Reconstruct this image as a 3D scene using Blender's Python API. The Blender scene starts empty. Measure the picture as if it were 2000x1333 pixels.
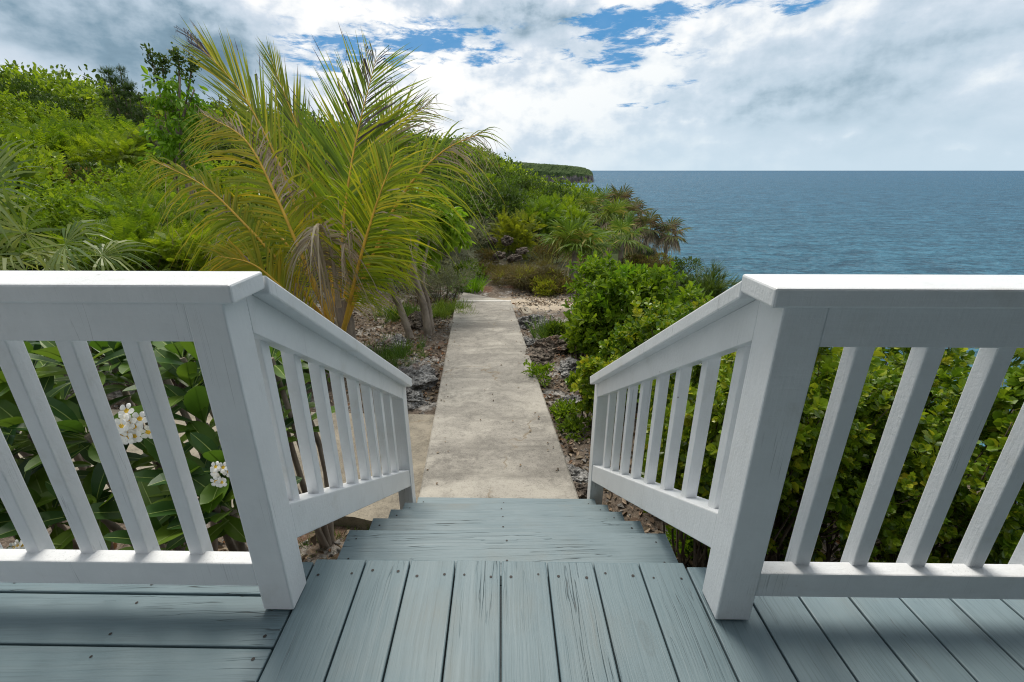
import bpy, math, random
import numpy as np
from mathutils import Vector, Matrix

S = bpy.context.scene
COL = S.collection
rad = math.radians
PI = math.pi

# ------------------------------------------------------------------ camera (solved from the photo's vanishing points)
CX, CY, FPX, HC = 1000.0, 666.5, 885.0, 1.141
def _ray(p):
    v = np.array([p[0]-CX, -(p[1]-CY), -FPX]); return v/np.linalg.norm(v)
_up = -_ray((1000, 3017)); _f = _ray((980, 333)); _fw = _f-_up*np.dot(_f, _up); _fw /= np.linalg.norm(_fw)
RM = np.stack([np.cross(_fw, _up), _fw, _up])
CAM = np.array([0, 0, HC])
def ray(px, py): return RM @ _ray((px, py))
def at(px, py, Y):                       # world point on the photo ray at forward distance Y
    d = ray(px, py); return CAM + d*(Y/d[1])
def atz(px, py, z):                      # world point on the photo ray at height z
    d = ray(px, py); return CAM + d*((z-HC)/d[2])

# ------------------------------------------------------------------ object helpers
def tag(o, label=None, cat=None, group=None, kind=None):
    if label: o['label'] = label
    if cat: o['category'] = cat
    if group: o['group'] = group
    if kind: o['kind'] = kind
    return o
def thing(name, label, cat, loc=(0, 0, 0), rz=0, group=None):
    o = bpy.data.objects.new(name, None); COL.objects.link(o)
    o.location = Vector(loc); o.rotation_euler = (0, 0, rz); o.empty_display_size = .1
    return tag(o, label, cat, group)
def copy_tree(o, parent=None):
    c = o.copy(); COL.objects.link(c)
    if parent is not None: c.parent = parent
    for ch in list(o.children): copy_tree(ch, c)
    return c

class G:
    """collects polygons (numpy) and links them as one mesh object"""
    def __init__(s): s.V = []; s.F = []; s.M = []; s.n = 0
    def add(s, V, F, m=0):
        V = np.asarray(V, float).reshape(-1, 3); F = np.asarray(F, int)
        s.V.append(V); s.F.append(F+s.n); s.M.append(np.full(len(F), m) if np.isscalar(m) else np.asarray(m)); s.n += len(V)
    def mesh(s, name, mats, smooth=False):
        me = bpy.data.meshes.new(name)
        V = np.concatenate(s.V); me.vertices.add(len(V)); me.vertices.foreach_set('co', V.astype(np.float32).ravel())
        loops = np.concatenate([f.ravel() for f in s.F]); tot = np.concatenate([np.full(len(f), f.shape[1]) for f in s.F])
        me.loops.add(len(loops)); me.loops.foreach_set('vertex_index', loops.astype(np.int32))
        st = np.concatenate([[0], np.cumsum(tot)[:-1]])
        me.polygons.add(len(tot)); me.polygons.foreach_set('loop_start', st.astype(np.int32)); me.polygons.foreach_set('loop_total', tot.astype(np.int32))
        for m in (mats if isinstance(mats, (list, tuple)) else [mats]): me.materials.append(m)
        me.polygons.foreach_set('material_index', np.concatenate(s.M).astype(np.int32))
        me.polygons.foreach_set('use_smooth', np.full(len(tot), bool(smooth)))
        me.update(calc_edges=True); me.validate()
        return me
    def build(s, name, mats, parent=None, smooth=False, bevel=0):
        o = bpy.data.objects.new(name, s.mesh(name, mats, smooth)); COL.objects.link(o)
        if parent is not None: o.parent = parent
        if bevel:
            b = o.modifiers.new('bevel', 'BEVEL'); b.width = bevel; b.segments = 2; b.limit_method = 'ANGLE'
        return o
    def hexa(s, c, m=0):                 # 8 corners: bottom ring 0-3 (ccw from above), top ring 4-7
        s.add(c, [(3, 2, 1, 0), (4, 5, 6, 7), (0, 1, 5, 4), (1, 2, 6, 5), (2, 3, 7, 6), (3, 0, 4, 7)], m)
    def box(s, x0, x1, y0, y1, z0, z1, sh=0., m=0):
        q = [(x0, y0), (x1, y0), (x1, y1), (x0, y1)]
        s.hexa([(x, y-sh*x, z0) for x, y in q]+[(x, y-sh*x, z1) for x, y in q], m)
    def tube(s, pts, rads, n=6, m=0):
        P = np.asarray(pts, float); k = len(P); T = np.gradient(P, axis=0); T /= np.linalg.norm(T, axis=1)[:, None]+1e-9
        ref = np.array([0.31, 0.12, .9]); ref = ref if abs(T[0]@ref) < .95 else np.array([1., 0, 0])
        U = np.cross(T, ref); U /= np.linalg.norm(U, axis=1)[:, None]+1e-9; W = np.cross(T, U)
        a = np.arange(n)*2*PI/n; r = np.asarray(rads, float)*np.ones(k)
        V = P[:, None]+r[:, None, None]*(np.cos(a)[None, :, None]*U[:, None]+np.sin(a)[None, :, None]*W[:, None])
        i, j = np.meshgrid(np.arange(k-1), np.arange(n), indexing='ij'); j2 = (j+1) % n
        s.add(V, np.stack([i*n+j, i*n+j2, (i+1)*n+j2, (i+1)*n+j], -1).reshape(-1, 4), m)
        s.add(V[-1], [list(range(n))], m)

def nrm(v): return v/(np.linalg.norm(v, axis=-1, keepdims=True)+1e-9)
def inst(g, tmpl, pos, ax, no, size, m=0, wid=None):
    """copies of a leaf template: local x along ax, z along no"""
    V, F = tmpl; ax = nrm(ax); no = nrm(no-ax*np.sum(no*ax, -1, keepdims=True)); bi = np.cross(no, ax)
    sz = np.asarray(size)[:, None, None]; w = sz if wid is None else np.asarray(wid)[:, None, None]
    A = pos[:, None]+sz*V[None, :, 0:1]*ax[:, None]+w*V[None, :, 1:2]*bi[:, None]+sz*V[None, :, 2:3]*no[:, None]
    n, k = len(pos), len(V)
    g.add(A.reshape(-1, 3), (F[None]+(np.arange(n)*k)[:, None, None]).reshape(-1, F.shape[1]), m)
def bez(P, n):                           # Catmull-Rom through the points
    P = np.asarray(P, float); P = np.vstack([2*P[0]-P[1], P, 2*P[-1]-P[-2]]); k = len(P)-3
    out = []
    for u in np.linspace(0, k-1e-6, n):
        i = int(u); t = u-i; a, b, c, d = P[i:i+4]
        out.append(.5*((2*b)+(c-a)*t+(2*a-5*b+4*c-d)*t*t+(3*b-a-3*c+d)*t**3))
    return np.array(out)
def vnoise(x, y, seed=0):
    xi = np.floor(x).astype(np.int64); yi = np.floor(y).astype(np.int64); fx = x-xi; fy = y-yi
    fx = fx*fx*(3-2*fx); fy = fy*fy*(3-2*fy)
    def h(a, b):
        v = (a*374761393+b*668265263+seed*1442695041) & 0x7fffffff; v = ((v ^ (v >> 13))*1274126177) & 0x7fffffff
        return ((v ^ (v >> 16)) & 0xffff)/65535.
    return (h(xi, yi)*(1-fx)+h(xi+1, yi)*fx)*(1-fy)+(h(xi, yi+1)*(1-fx)+h(xi+1, yi+1)*fx)*fy
def fbm(x, y, seed=0, o=4):
    s = 0; a = .5
    for k in range(o): s = s+a*vnoise(x*2**k, y*2**k, seed+k*7); a *= .5
    return s
def smooth(a, b, x):
    t = np.clip((x-a)/(b-a), 0, 1); return t*t*(3-2*t)

# ------------------------------------------------------------------ material helpers
class N:
    def __init__(s, name):
        s.m = bpy.data.materials.new(name); s.m.use_nodes = True; s.t = s.m.node_tree; s.t.nodes.clear()
        s.out = s.t.nodes.new('ShaderNodeOutputMaterial')
    def n(s, typ, **kw):
        nd = s.t.nodes.new(typ)
        for k, v in kw.items():
            if k.startswith('i_'):
                key = k[2:].replace('_', ' '); sock = nd.inputs[int(key)] if key.isdigit() else nd.inputs[key]
                if isinstance(v, bpy.types.NodeSocket): s.t.links.new(v, sock)
                else: sock.default_value = v
            else: setattr(nd, k, v)
        return nd
    def math(s, op, a, b=0., c=None, clamp=False):
        nd = s.n('ShaderNodeMath', operation=op, use_clamp=clamp, i_0=a, i_1=b)
        if c is not None:
            if isinstance(c, bpy.types.NodeSocket): s.t.links.new(c, nd.inputs[2])
            else: nd.inputs[2].default_value = c
        return nd.outputs[0]
    def ramp(s, fac, stops, interp='LINEAR'):
        nd = s.n('ShaderNodeValToRGB', i_Fac=fac); r = nd.color_ramp; r.interpolation = interp
        while len(r.elements) < len(stops): r.elements.new(.5)
        for e, (p, c) in zip(r.elements, stops):
            e.position = p; e.color = (c, c, c, 1) if isinstance(c, (int, float)) else (*c, 1)
        return nd.outputs['Color']
    def mix(s, f, a, b, blend='MIX'):
        nd = s.n('ShaderNodeMix', data_type='RGBA', blend_type=blend)
        for sock, v in ((nd.inputs[0], f), (nd.inputs[6], a), (nd.inputs[7], b)):
            if isinstance(v, bpy.types.NodeSocket): s.t.links.new(v, sock)
            else: sock.default_value = v if isinstance(v, (int, float)) else (*v, 1)
        return nd.outputs[2]
    def noise(s, vec, scale, detail=4, rough=.55, dist=0., out='Fac'):
        nd = s.n('ShaderNodeTexNoise', i_Scale=scale, i_Detail=detail, i_Roughness=rough, i_Distortion=dist)
        if vec is not None: s.t.links.new(vec, nd.inputs['Vector'])
        return nd.outputs[out]
    def pos(s): return s.n('ShaderNodeNewGeometry').outputs['Position']
    def obj(s): return s.n('ShaderNodeTexCoord').outputs['Object']
    def mapv(s, vec, scale=(1, 1, 1), loc=(0, 0, 0), rot=(0, 0, 0)):
        return s.n('ShaderNodeMapping', i_Vector=vec, i_Scale=scale, i_Location=loc, i_Rotation=rot).outputs[0]
    def bump(s, h, st=.3, d=.01, prev=None):
        nd = s.n('ShaderNodeBump', i_Height=h, i_Strength=st, i_Distance=d)
        if prev is not None: s.t.links.new(prev, nd.inputs['Normal'])
        return nd.outputs[0]
    def bsdf(s, col, rough=.6, normal=None, spec=.5, **kw):
        b = s.n('ShaderNodeBsdfPrincipled')
        for k, v in (('Base Color', col), ('Roughness', rough), ('Specular IOR Level', spec), ('Normal', normal)):
            if v is None: continue
            if isinstance(v, bpy.types.NodeSocket): s.t.links.new(v, b.inputs[k])
            else: b.inputs[k].default_value = (*v, 1) if isinstance(v, tuple) else v
        return b.outputs[0]
    def done(s, sh): s.t.links.new(sh, s.out.inputs['Surface']); return s.m

def leaf_mat(name, cols, rough=.45, tr=.35, spec=.4, vary=.25, nscale=3.):
    k = N(name); geo = k.n('ShaderNodeNewGeometry')
    isl = geo.outputs['Random Per Island']; orand = k.n('ShaderNodeObjectInfo').outputs['Random']
    st = [(i/(max(1, len(cols)-1)), c) for i, c in enumerate(cols)]
    c = k.ramp(isl, st)
    # clump-scale and shrub-scale hue differences (young and old growth)
    nz = k.noise(k.obj(), nscale, 2)
    f = k.math('ADD', k.math('MULTIPLY', k.math('SUBTRACT', nz, .5), 1.6), k.math('MULTIPLY', k.math('SUBTRACT', orand, .5), .9))
    val = k.math('ADD', 1., k.math('MULTIPLY', f, vary*1.6)); hue = k.math('SUBTRACT', .5, k.math('MULTIPLY', f, .03))
    hs = k.n('ShaderNodeHueSaturation', i_Hue=hue, i_Saturation=1., i_Value=val, i_Color=c).outputs[0]
    p = k.bsdf(hs, rough, None, spec)
    t = k.n('ShaderNodeBsdfTranslucent', i_Color=k.mix(1., hs, (1.25, 1.2, .7), 'MULTIPLY')).outputs[0]
    return k.done(k.n('ShaderNodeMixShader', i_0=tr, i_1=p, i_2=t).outputs[0])

def wood_mat(name, axis):
    k = N(name); geo = k.n('ShaderNodeNewGeometry'); isl = geo.outputs['Random Per Island']
    off = k.n('ShaderNodeCombineXYZ', i_X=k.math('MULTIPLY', isl, 37.), i_Y=k.math('MULTIPLY', isl, 91.), i_Z=isl).outputs[0]
    p = k.n('ShaderNodeVectorMath', operation='ADD', i_0=geo.outputs['Position'], i_1=off).outputs[0]
    sc = (1.2, 48., 48.) if axis == 'X' else (48., 1.2, 48.)
    sf = (3., 210., 210.) if axis == 'X' else (210., 3., 210.)
    wob = k.noise(k.mapv(p, (3, 3, 3)), 1.6, 2, out='Color')
    pw = k.n('ShaderNodeVectorMath', operation='ADD', i_0=p, i_1=k.n('ShaderNodeVectorMath', operation='SCALE', i_0=wob, i_Scale=.016).outputs[0]).outputs[0]
    g1 = k.noise(k.mapv(pw, sc), 1., 4, .6); g2 = k.noise(k.mapv(pw, sf), 1., 3, .6)
    big = k.noise(p, 3.2, 3)
    sc3 = (1.1, 62., 62.) if axis == 'X' else (62., 1.1, 62.)
    cr = k.noise(k.mapv(pw, sc3), 1., 1.5, .5)
    line = k.ramp(k.math('ABSOLUTE', k.math('SUBTRACT', cr, .5)), [(0., .9), (.004, .6), (.009, 0.)])
    msk = k.ramp(k.noise(k.mapv(p, (5, 1.6, 1) if axis == 'Y' else (1.6, 5, 1)), 1., 2), [(.50, 0.), (.64, 1.)])
    crack = k.math('MULTIPLY', line, msk)
    kn = k.n('ShaderNodeTexVoronoi', feature='F1', i_Scale=1.); k.t.links.new(k.mapv(pw, (2.2, 6., 1) if axis == 'X' else (6., 2.2, 1)), kn.inputs['Vector'])
    knot = k.ramp(kn.outputs['Distance'], [(0.04, .8), (.075, .35), (.1, .7), (.13, 0.)])
    knot = k.math('MULTIPLY', knot, k.ramp(k.n('ShaderNodeSeparateColor', i_Color=kn.outputs['Color']).outputs[0], [(.55, 0.), (.6, 1.)]))
    base = k.mix(k.ramp(big, [(.3, 0.), (.7, 1.)]), (.140, .205, .232), (.180, .246, .272))
    base = k.n('ShaderNodeHueSaturation', i_Hue=.5, i_Saturation=k.math('ADD', .75, k.math('MULTIPLY', isl, .3)), i_Value=k.math('ADD', .84, k.math('MULTIPLY', k.math('FRACT', k.math('MULTIPLY', isl, 7.31)), .34)), i_Color=base).outputs[0]
    base = k.mix(k.ramp(g1, [(.48, .0), (.75, .35)]), base, (.205, .26, .28))
    base = k.mix(k.ramp(g2, [(.50, 0.), (.72, .55)]), base, (.095, .14, .155))
    worn = k.math('MULTIPLY', k.ramp(k.noise(k.mapv(p, (1.3, 1.3, 1)), 2.1, 4), [(.54, 0.), (.70, 1.)]), k.ramp(g1, [(.4, .08), (.65, .5)]))
    base = k.mix(worn, base, (.20, .20, .175))
    base = k.mix(k.math('MULTIPLY', knot, .45), base, (.09, .115, .12))
    base = k.mix(crack, base, (.035, .04, .04))
    h = k.math('SUBTRACT', k.math('ADD', k.math('MULTIPLY', g1, .5), k.math('MULTIPLY', g2, .35)), k.math('MULTIPLY', crack, 1.4))
    return k.done(k.bsdf(base, k.ramp(g1, [(.3, .42), (.7, .62)]), k.bump(h, .55, .004), .4))

def white_mat(name):
    k = N(name); geo = k.n('ShaderNodeNewGeometry'); p = geo.outputs['Position']
    n1 = k.noise(k.mapv(p, (9, 9, 9)), 1., 5, .6); n2 = k.noise(p, 160., 3)
    gr = k.noise(k.mapv(p, (110, 110, 9)), 1., 3); gr2 = k.noise(k.mapv(p, (7, 110, 110)), 1., 3)
    c = k.mix(k.ramp(n1, [(.35, 0.), (.75, 1.)]), (.78, .795, .81), (.72, .735, .75))
    dirt = k.math('MULTIPLY', k.ramp(k.noise(p, 5.5, 5, .7), [(.55, 0.), (.74, .55)]), k.ramp(n1, [(.4, 0.), (.65, 1.)]))
    c = k.mix(dirt, c, (.55, .53, .47))
    hl = k.noise(k.mapv(p, (60, 60, 1.4)), 1., 2); hl = k.math('MULTIPLY', k.ramp(k.math('ABSOLUTE', k.math('SUBTRACT', hl, .5)), [(0., 1.), (.012, 0.)]), k.ramp(k.noise(k.mapv(p, (6, 6, 2.5)), 1.3, 2), [(.58, 0.), (.64, .55)]))
    c = k.mix(hl, c, (.30, .31, .32))
    sp = k.n('ShaderNodeTexVoronoi', feature='F1', i_Scale=16.); k.t.links.new(p, sp.inputs['Vector'])
    spot = k.math('MULTIPLY', k.ramp(sp.outputs['Distance'], [(.03, 1.), (.07, 0.)]), k.ramp(k.n('ShaderNodeSeparateColor', i_Color=sp.outputs['Color']).outputs[1], [(.86, 0.), (.9, .8)]))
    c = k.mix(spot, c, (.22, .2, .17))
    h = k.math('ADD', k.math('ADD', k.math('MULTIPLY', gr, .5), k.math('MULTIPLY', gr2, .5)), k.math('MULTIPLY', n2, .3))
    return k.done(k.bsdf(c, .38, k.bump(h, .55, .003), .45))

def concrete_mat(name, light, dark, crackseed=0., bands=True):
    k = N(name); p = k.pos()
    pw = k.n('ShaderNodeVectorMath', operation='ADD', i_0=p, i_1=k.n('ShaderNodeVectorMath', operation='SCALE', i_0=k.noise(p, 2.3, 4, out='Color'), i_Scale=.5).outputs[0]).outputs[0]
    big = k.noise(k.mapv(pw, (.8, 1.7, 1)), 1.1, 6, .68); fine = k.noise(p, 17., 9, .78); grit = k.noise(p, 210., 2)
    bandn = k.noise(k.mapv(p, (.5, 2.2, 1), loc=(crackseed, 1.1, 0)), 1.1, 9, .74)
    c = k.mix(k.ramp(big, [(.3, 0.), (.68, 1.)]), light, dark)
    if bands: c = k.mix(k.ramp(bandn, [(.48, 0.), (.68, .8)]), c, tuple(x*.36 for x in dark))
    stain = k.ramp(k.noise(k.mapv(pw, (1.1, 1.7, 1), loc=(crackseed+5, 0, 0)), 1.6, 7, .7), [(.40, 0.), (.56, 1.)])
    c = k.mix(k.math('MULTIPLY', stain, k.ramp(fine, [(.36, .2), (.60, .8)])), c, tuple(x*.5 for x in dark))
    spk = k.noise(p, 75., 4, .7)
    c = k.mix(k.math('MULTIPLY', k.ramp(spk, [(.56, 0.), (.66, .8)]), k.ramp(big, [(.3, .35), (.6, 1.)])), c, tuple(x*.35 for x in dark))
    c = k.mix(k.ramp(fine, [(.54, 0.), (.74, .5)]), c, tuple(x*.55 for x in dark))
    c = k.mix(k.ramp(grit, [(.55, 0.), (.8, .45)]), c, tuple(min(1, x*1.35) for x in light))
    pit = k.n('ShaderNodeTexVoronoi', feature='F1', i_Scale=22.); k.t.links.new(k.n('ShaderNodeVectorMath', operation='ADD', i_0=p, i_1=k.n('ShaderNodeVectorMath', operation='SCALE', i_0=k.noise(p, 30., 3, out='Color'), i_Scale=.06).outputs[0]).outputs[0], pit.inputs['Vector'])
    pits = k.math('MULTIPLY', k.ramp(pit.outputs['Distance'], [(.04, 1.), (.12, 0.)]), k.ramp(fine, [(.52, 0.), (.6, .8)]))
    c = k.mix(k.math('MULTIPLY', pits, .75), c, (.05, .045, .04))
    vo = k.n('ShaderNodeTexVoronoi', feature='DISTANCE_TO_EDGE', i_Scale=.42); k.t.links.new(k.mapv(pw, (1, 1, 1), loc=(crackseed*3.1, .37+crackseed, 0)), vo.inputs['Vector'])
    ck = k.math('MULTIPLY', k.ramp(vo.outputs['Distance'], [(.0, 1.), (.0045, 0.)]), k.ramp(k.noise(p, 1.7, 2), [(.50, 0.), (.6, .6)]))
    c = k.mix(ck, c, (.16, .11, .05))
    h = k.math('SUBTRACT', k.math('ADD', k.math('MULTIPLY', fine, .6), k.math('MULTIPLY', grit, .4)), k.math('ADD', k.math('MULTIPLY', pits, .7), ck))
    return k.done(k.bsdf(c, .85, k.bump(h, .6, .006), .25))

def rock_mat(name, a=(.50, .49, .47), b=(.10, .095, .09), rust=(.24, .11, .05)):
    k = N(name); p = k.obj(); q = k.pos()
    n = k.noise(q, 7., 6, .7); n2 = k.noise(q, 36., 5, .7); n3 = k.noise(q, 2.4, 3)
    c = k.mix(k.ramp(n, [(.36, 0.), (.62, 1.)]), b, a)
    c = k.mix(k.ramp(n2, [(.4, .75), (.6, 0.)]), c, b)
    c = k.mix(k.ramp(n3, [(.6, 0.), (.74, .6)]), c, rust)
    v = k.n('ShaderNodeTexVoronoi', feature='F1', i_Scale=26.); k.t.links.new(q, v.inputs['Vector'])
    c = k.mix(k.ramp(v.outputs['Distance'], [(.1, .9), (.33, 0.)]), c, tuple(x*.4 for x in b))
    h = k.math('ADD', k.math('ADD', n, k.math('MULTIPLY', n2, .6)), v.outputs['Distance'])
    return k.done(k.bsdf(c, .9, k.bump(h, 1., .03), .2))
def plain(name, col, rough=.6, spec=.4, var=.25, scale=20.):
    k = N(name); n = k.noise(k.pos(), scale, 4)
    c = k.mix(k.ramp(n, [(.3, 0.), (.7, 1.)]), tuple(x*(1-var) for x in col), tuple(min(1, x*(1+var)) for x in col))
    return k.done(k.bsdf(c, rough, k.bump(n, .25, .01), spec))
def bark_mat(name, a, b):
    k = N(name); p = k.obj(); n = k.noise(k.mapv(p, (14, 14, 4)), 1., 5, .65); n2 = k.noise(p, 5., 3)
    rings = k.noise(k.mapv(p, (2, 2, 26)), 1., 3)
    c = k.mix(k.ramp(n, [(.35, 0.), (.65, 1.)]), a, b); c = k.mix(k.ramp(n2, [(.5, 0.), (.65, .6)]), c, tuple(x*.5 for x in a))
    return k.done(k.bsdf(c, .85, k.bump(k.math('ADD', n, k.math('MULTIPLY', rings, .5)), .7, .01), .2))

M = {}
M['wood_y'] = wood_mat('blue_grey_boards_lengthwise', 'Y'); M['wood_x'] = wood_mat('blue_grey_boards_crosswise', 'X')
M['white'] = white_mat('white_gloss_paint')
M['screw'] = plain('rusty_screw', (.016, .013, .012), .6)
M['path'] = concrete_mat('weathered_concrete', (.44, .41, .355), (.27, .25, .22), .0)
M['slab'] = concrete_mat('pale_concrete', (.33, .29, .225), (.24, .212, .168), 2.3, False)
M['rock'] = rock_mat('grey_karst'); M['rock_brown'] = rock_mat('brown_karst', (.30, .25, .2), (.06, .048, .04), (.26, .10, .04))
M['bark'] = bark_mat('grey_brown_bark', (.19, .155, .125), (.33, .28, .23)); M['twig'] = bark_mat('dry_twig', (.10, .075, .055), (.2, .16, .12))
M['bright'] = leaf_mat('bright_broad_leaf', [(.10, .18, .010), (.16, .26, .014), (.23, .34, .018), (.29, .39, .03)], .42, .42, .35)
M['round'] = leaf_mat('round_dark_leaf', [(.06, .12, .010), (.095, .18, .012), (.15, .25, .016), (.20, .30, .018), (.34, .38, .03)], .32, .34, .4)
M['feather'] = leaf_mat('feathery_leaf', [(.115, .195, .010), (.165, .255, .013), (.235, .325, .018)], .5, .45, .3)
M['grey'] = leaf_mat('grey_green_leaf', [(.11, .13, .08), (.16, .175, .11), (.21, .22, .15)], .6, .25, .3)
M['dark'] = leaf_mat('dark_green_leaf', [(.035, .065, .012), (.055, .10, .014), (.09, .145, .02)], .45, .32, .35)
M['mid'] = leaf_mat('mid_green_leaf', [(.07, .125, .012), (.115, .185, .015), (.165, .25, .02)], .45, .4, .35)
M['lime'] = leaf_mat('lime_green_leaf', [(.13, .25, .012), (.18, .33, .018), (.24, .40, .03)], .42, .48, .35)
M['olive'] = leaf_mat('olive_brown_leaf', [(.09, .085, .025), (.14, .125, .03), (.17, .11, .05)], .6, .3, .3)
M['yellowg'] = leaf_mat('yellow_green_leaf', [(.18, .22, .015), (.27, .30, .02), (.36, .36, .03)], .5, .45, .3)
M['coco'] = leaf_mat('palm_leaflet', [(.12, .19, .012), (.19, .27, .014), (.28, .35, .018), (.48, .43, .035)], .36, .5, .45, .12)
M['coco_y'] = leaf_mat('yellow_palm_leaflet', [(.36, .33, .02), (.24, .28, .015), (.20, .26, .016), (.52, .40, .03)], .42, .46, .4, .12)
M['rib'] = plain('orange_midrib', (.58, .36, .045), .4, .4, .25, 9.)
M['drypalm'] = leaf_mat('dry_palm_leaflet', [(.25, .19, .13), (.38, .30, .21), (.46, .39, .30), (.12, .085, .06)], .7, .22, .2, .2)
M['burnt'] = leaf_mat('dark_dry_tip', [(.05, .035, .045), (.11, .085, .09), (.22, .18, .16)], .6, .15, .3, .2)
M['fan'] = leaf_mat('fan_palm_leaf', [(.075, .135, .018), (.11, .18, .025), (.17, .24, .04), (.32, .29, .08)], .5, .38, .14, .15)
M['fan_b'] = leaf_mat('browning_fan_palm_leaf', [(.07, .10, .025), (.13, .13, .05), (.24, .18, .11), (.10, .07, .05)], .6, .25, .15, .2)
M['fan_g'] = leaf_mat('grey_fan_palm_leaf', [(.09, .15, .03), (.14, .20, .045), (.25, .30, .09)], .40, .36, .35, .12)
M['plum'] = leaf_mat('frangipani_leaf', [(.024, .066, .018), (.034, .09, .02), (.06, .13, .02), (.14, .23, .022)], .38, .36, .38, .15, 2.)
M['vein'] = plain('leaf_vein', (.22, .30, .07), .5)
M['petal'] = plain('white_petal', (.84, .83, .78), .5, .3, .04); M['petal_y'] = plain('yellow_petal_throat', (.80, .52, .05), .5, .3, .1)
M['grass'] = leaf_mat('fine_grass', [(.07, .13, .02), (.11, .19, .025), (.16, .23, .04)], .5, .35)
M['litter'] = leaf_mat('dead_leaf', [(.06, .042, .03), (.12, .085, .058), (.21, .155, .11), (.34, .28, .21), (.19, .085, .04)], .8, .1, .2, .2)
M['gravel'] = rock_mat('chippings', (.40, .385, .36), (.13, .115, .10), (.24, .13, .07))

# ------------------------------------------------------------------ leaf templates (V, quads)
def t_leaf(w=.5, fold=.12, bend=-.08, w2=.8):
    V = np.array([(0, 0, 0), (.35, w/2, fold), (.75, w/2*w2, fold+bend*.5), (1, 0, bend), (.75, -w/2*w2, fold+bend*.5), (.35, -w/2, fold)])
    return V, np.array([(0, 5, 4, 3), (0, 3, 2, 1)])
T_OVAL = t_leaf(.48); T_ROUND = t_leaf(.72, .1, -.04, 1.02); T_SLIM = t_leaf(.24, .05, -.12, .7)
def t_pinnate(n=11, ll=.20, w=.05):
    V = []; F = []
    for i in range(n):
        x = .12+.88*i/(n-1); L = ll*math.sin(PI*(.18+.74*i/(n-1)))
        for s in (-1, 1):
            b = len(V); z = -.18*x*x
            V += [(x-w/2, 0, z), (x+w/2, 0, z), (x+w*.9+.03, s*L, z-.03), (x+.02, s*L, z-.03)]
            F.append((b, b+1, b+2, b+3) if s > 0 else (b+3, b+2, b+1, b))
    b = len(V); V += [(0, -.007, 0), (0, .007, 0), (1, .004, -.18), (1, -.004, -.18)]; F.append((b+3, b+2, b+1, b))
    return np.array(V), np.array(F)
T_PIN = t_pinnate(); T_PIN_FAR = t_pinnate(6, .24, .11)
def t_tuft(n=9, seed=1, sp=.55, w=.02):
    r = random.Random(seed); V = []; F = []
    for i in range(n):
        d = np.array([1, r.uniform(-sp, sp), r.uniform(-sp, sp)]); d /= np.linalg.norm(d); L = r.uniform(.6, 1.)
        s = np.cross(d, [0, r.random()-.5, 1]); s /= np.linalg.norm(s); b = len(V)
        V += [-s*w, s*w, d*L+s*w*.4+(0, 0, -.08), d*L-s*w*.4+(0, 0, -.08)]; F.append((b, b+1, b+2, b+3))
    return np.array(V), np.array(F)
T_NEEDLE = t_tuft(12, 3, .6, .018); T_TWIG = t_tuft(5, 4, .9, .008)
T_BLADE = t_tuft(9, 5, .45, .022)

def t_ros(leaf, n=7, seed=2, spread=(.35, 1.25), stem=.9):
    r = random.Random(seed); V0, F0 = leaf; V = []; F = []
    for i in range(n):                     # leaves spiralling round a twig end that runs along x
        th = i*2.4+r.uniform(-.3, .3); f = i/(n-1.); tl = spread[1]+(spread[0]-spread[1])*f+r.uniform(-.15, .15); L = r.uniform(.7, 1.1)
        d = np.array([math.cos(tl), math.sin(tl)*math.cos(th), math.sin(tl)*math.sin(th)]); nn = np.array([math.sin(tl), -math.cos(tl)*math.cos(th), -math.cos(tl)*math.sin(th)]); b = np.cross(nn, d)
        o = np.array([stem*f-.5, 0, 0]); k = len(V)
        V += [o+(d*v[0]+b*v[1]+nn*v[2])*L for v in V0]; F += [tuple(k+q for q in fc) for fc in F0]
    k = len(V); V += [np.array(v) for v in ((-2.2, -.03, 0), (-2.2, .03, 0), (.4, .02, 0), (.4, -.02, 0))]; F.append((k, k+1, k+2, k+3))
    return np.array(V), np.array(F)
T_ROS = t_ros(T_ROUND, 8, 2); T_ROSO = t_ros(T_OVAL, 8, 5, (.4, 1.4), 1.1)
# ------------------------------------------------------------------ terrain
_sk = [(-2600, 250, 48), (-900, 200, 50), (-400, 190, 50), (0, 196, 50), (100, 204, 52), (200, 220, 55), (300, 236, 56), (400, 246, 58), (560, 262, 62), (700, 282, 70), (800, 290, 80), (900, 303, 90), (960, 322, 100), (1000, 348, 110), (1060, 374, 130), (1110, 388, 150), (1160, 398, 150)]
_az = np.array([math.atan2(*ray(p[0], p[1])[:2]) for p in _sk]); _R = np.array([p[2] for p in _sk], float)
_el = np.array([math.asin(ray(p[0], p[1])[2]) for p in _sk]); _zr = HC+_R*np.tan(_el)
_start = np.interp(_az, [_az[2], _az[8], _az[11], _az[13], _az[-1]], [5.5, 7., 11., 17., 25.])
def path_z(y): return -1.06-.036*(np.asarray(y, float)-2.5)
def coast(y):
    return np.interp(y, [-60, -5, 2, 6, 10, 16, 20, 30, 45, 80, 150, 400], [7, 5.5, 4.9, 4.6, 4.4, 5.5, 6.2, 7.6, 9.6, 15.0, 27, 60])
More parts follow.
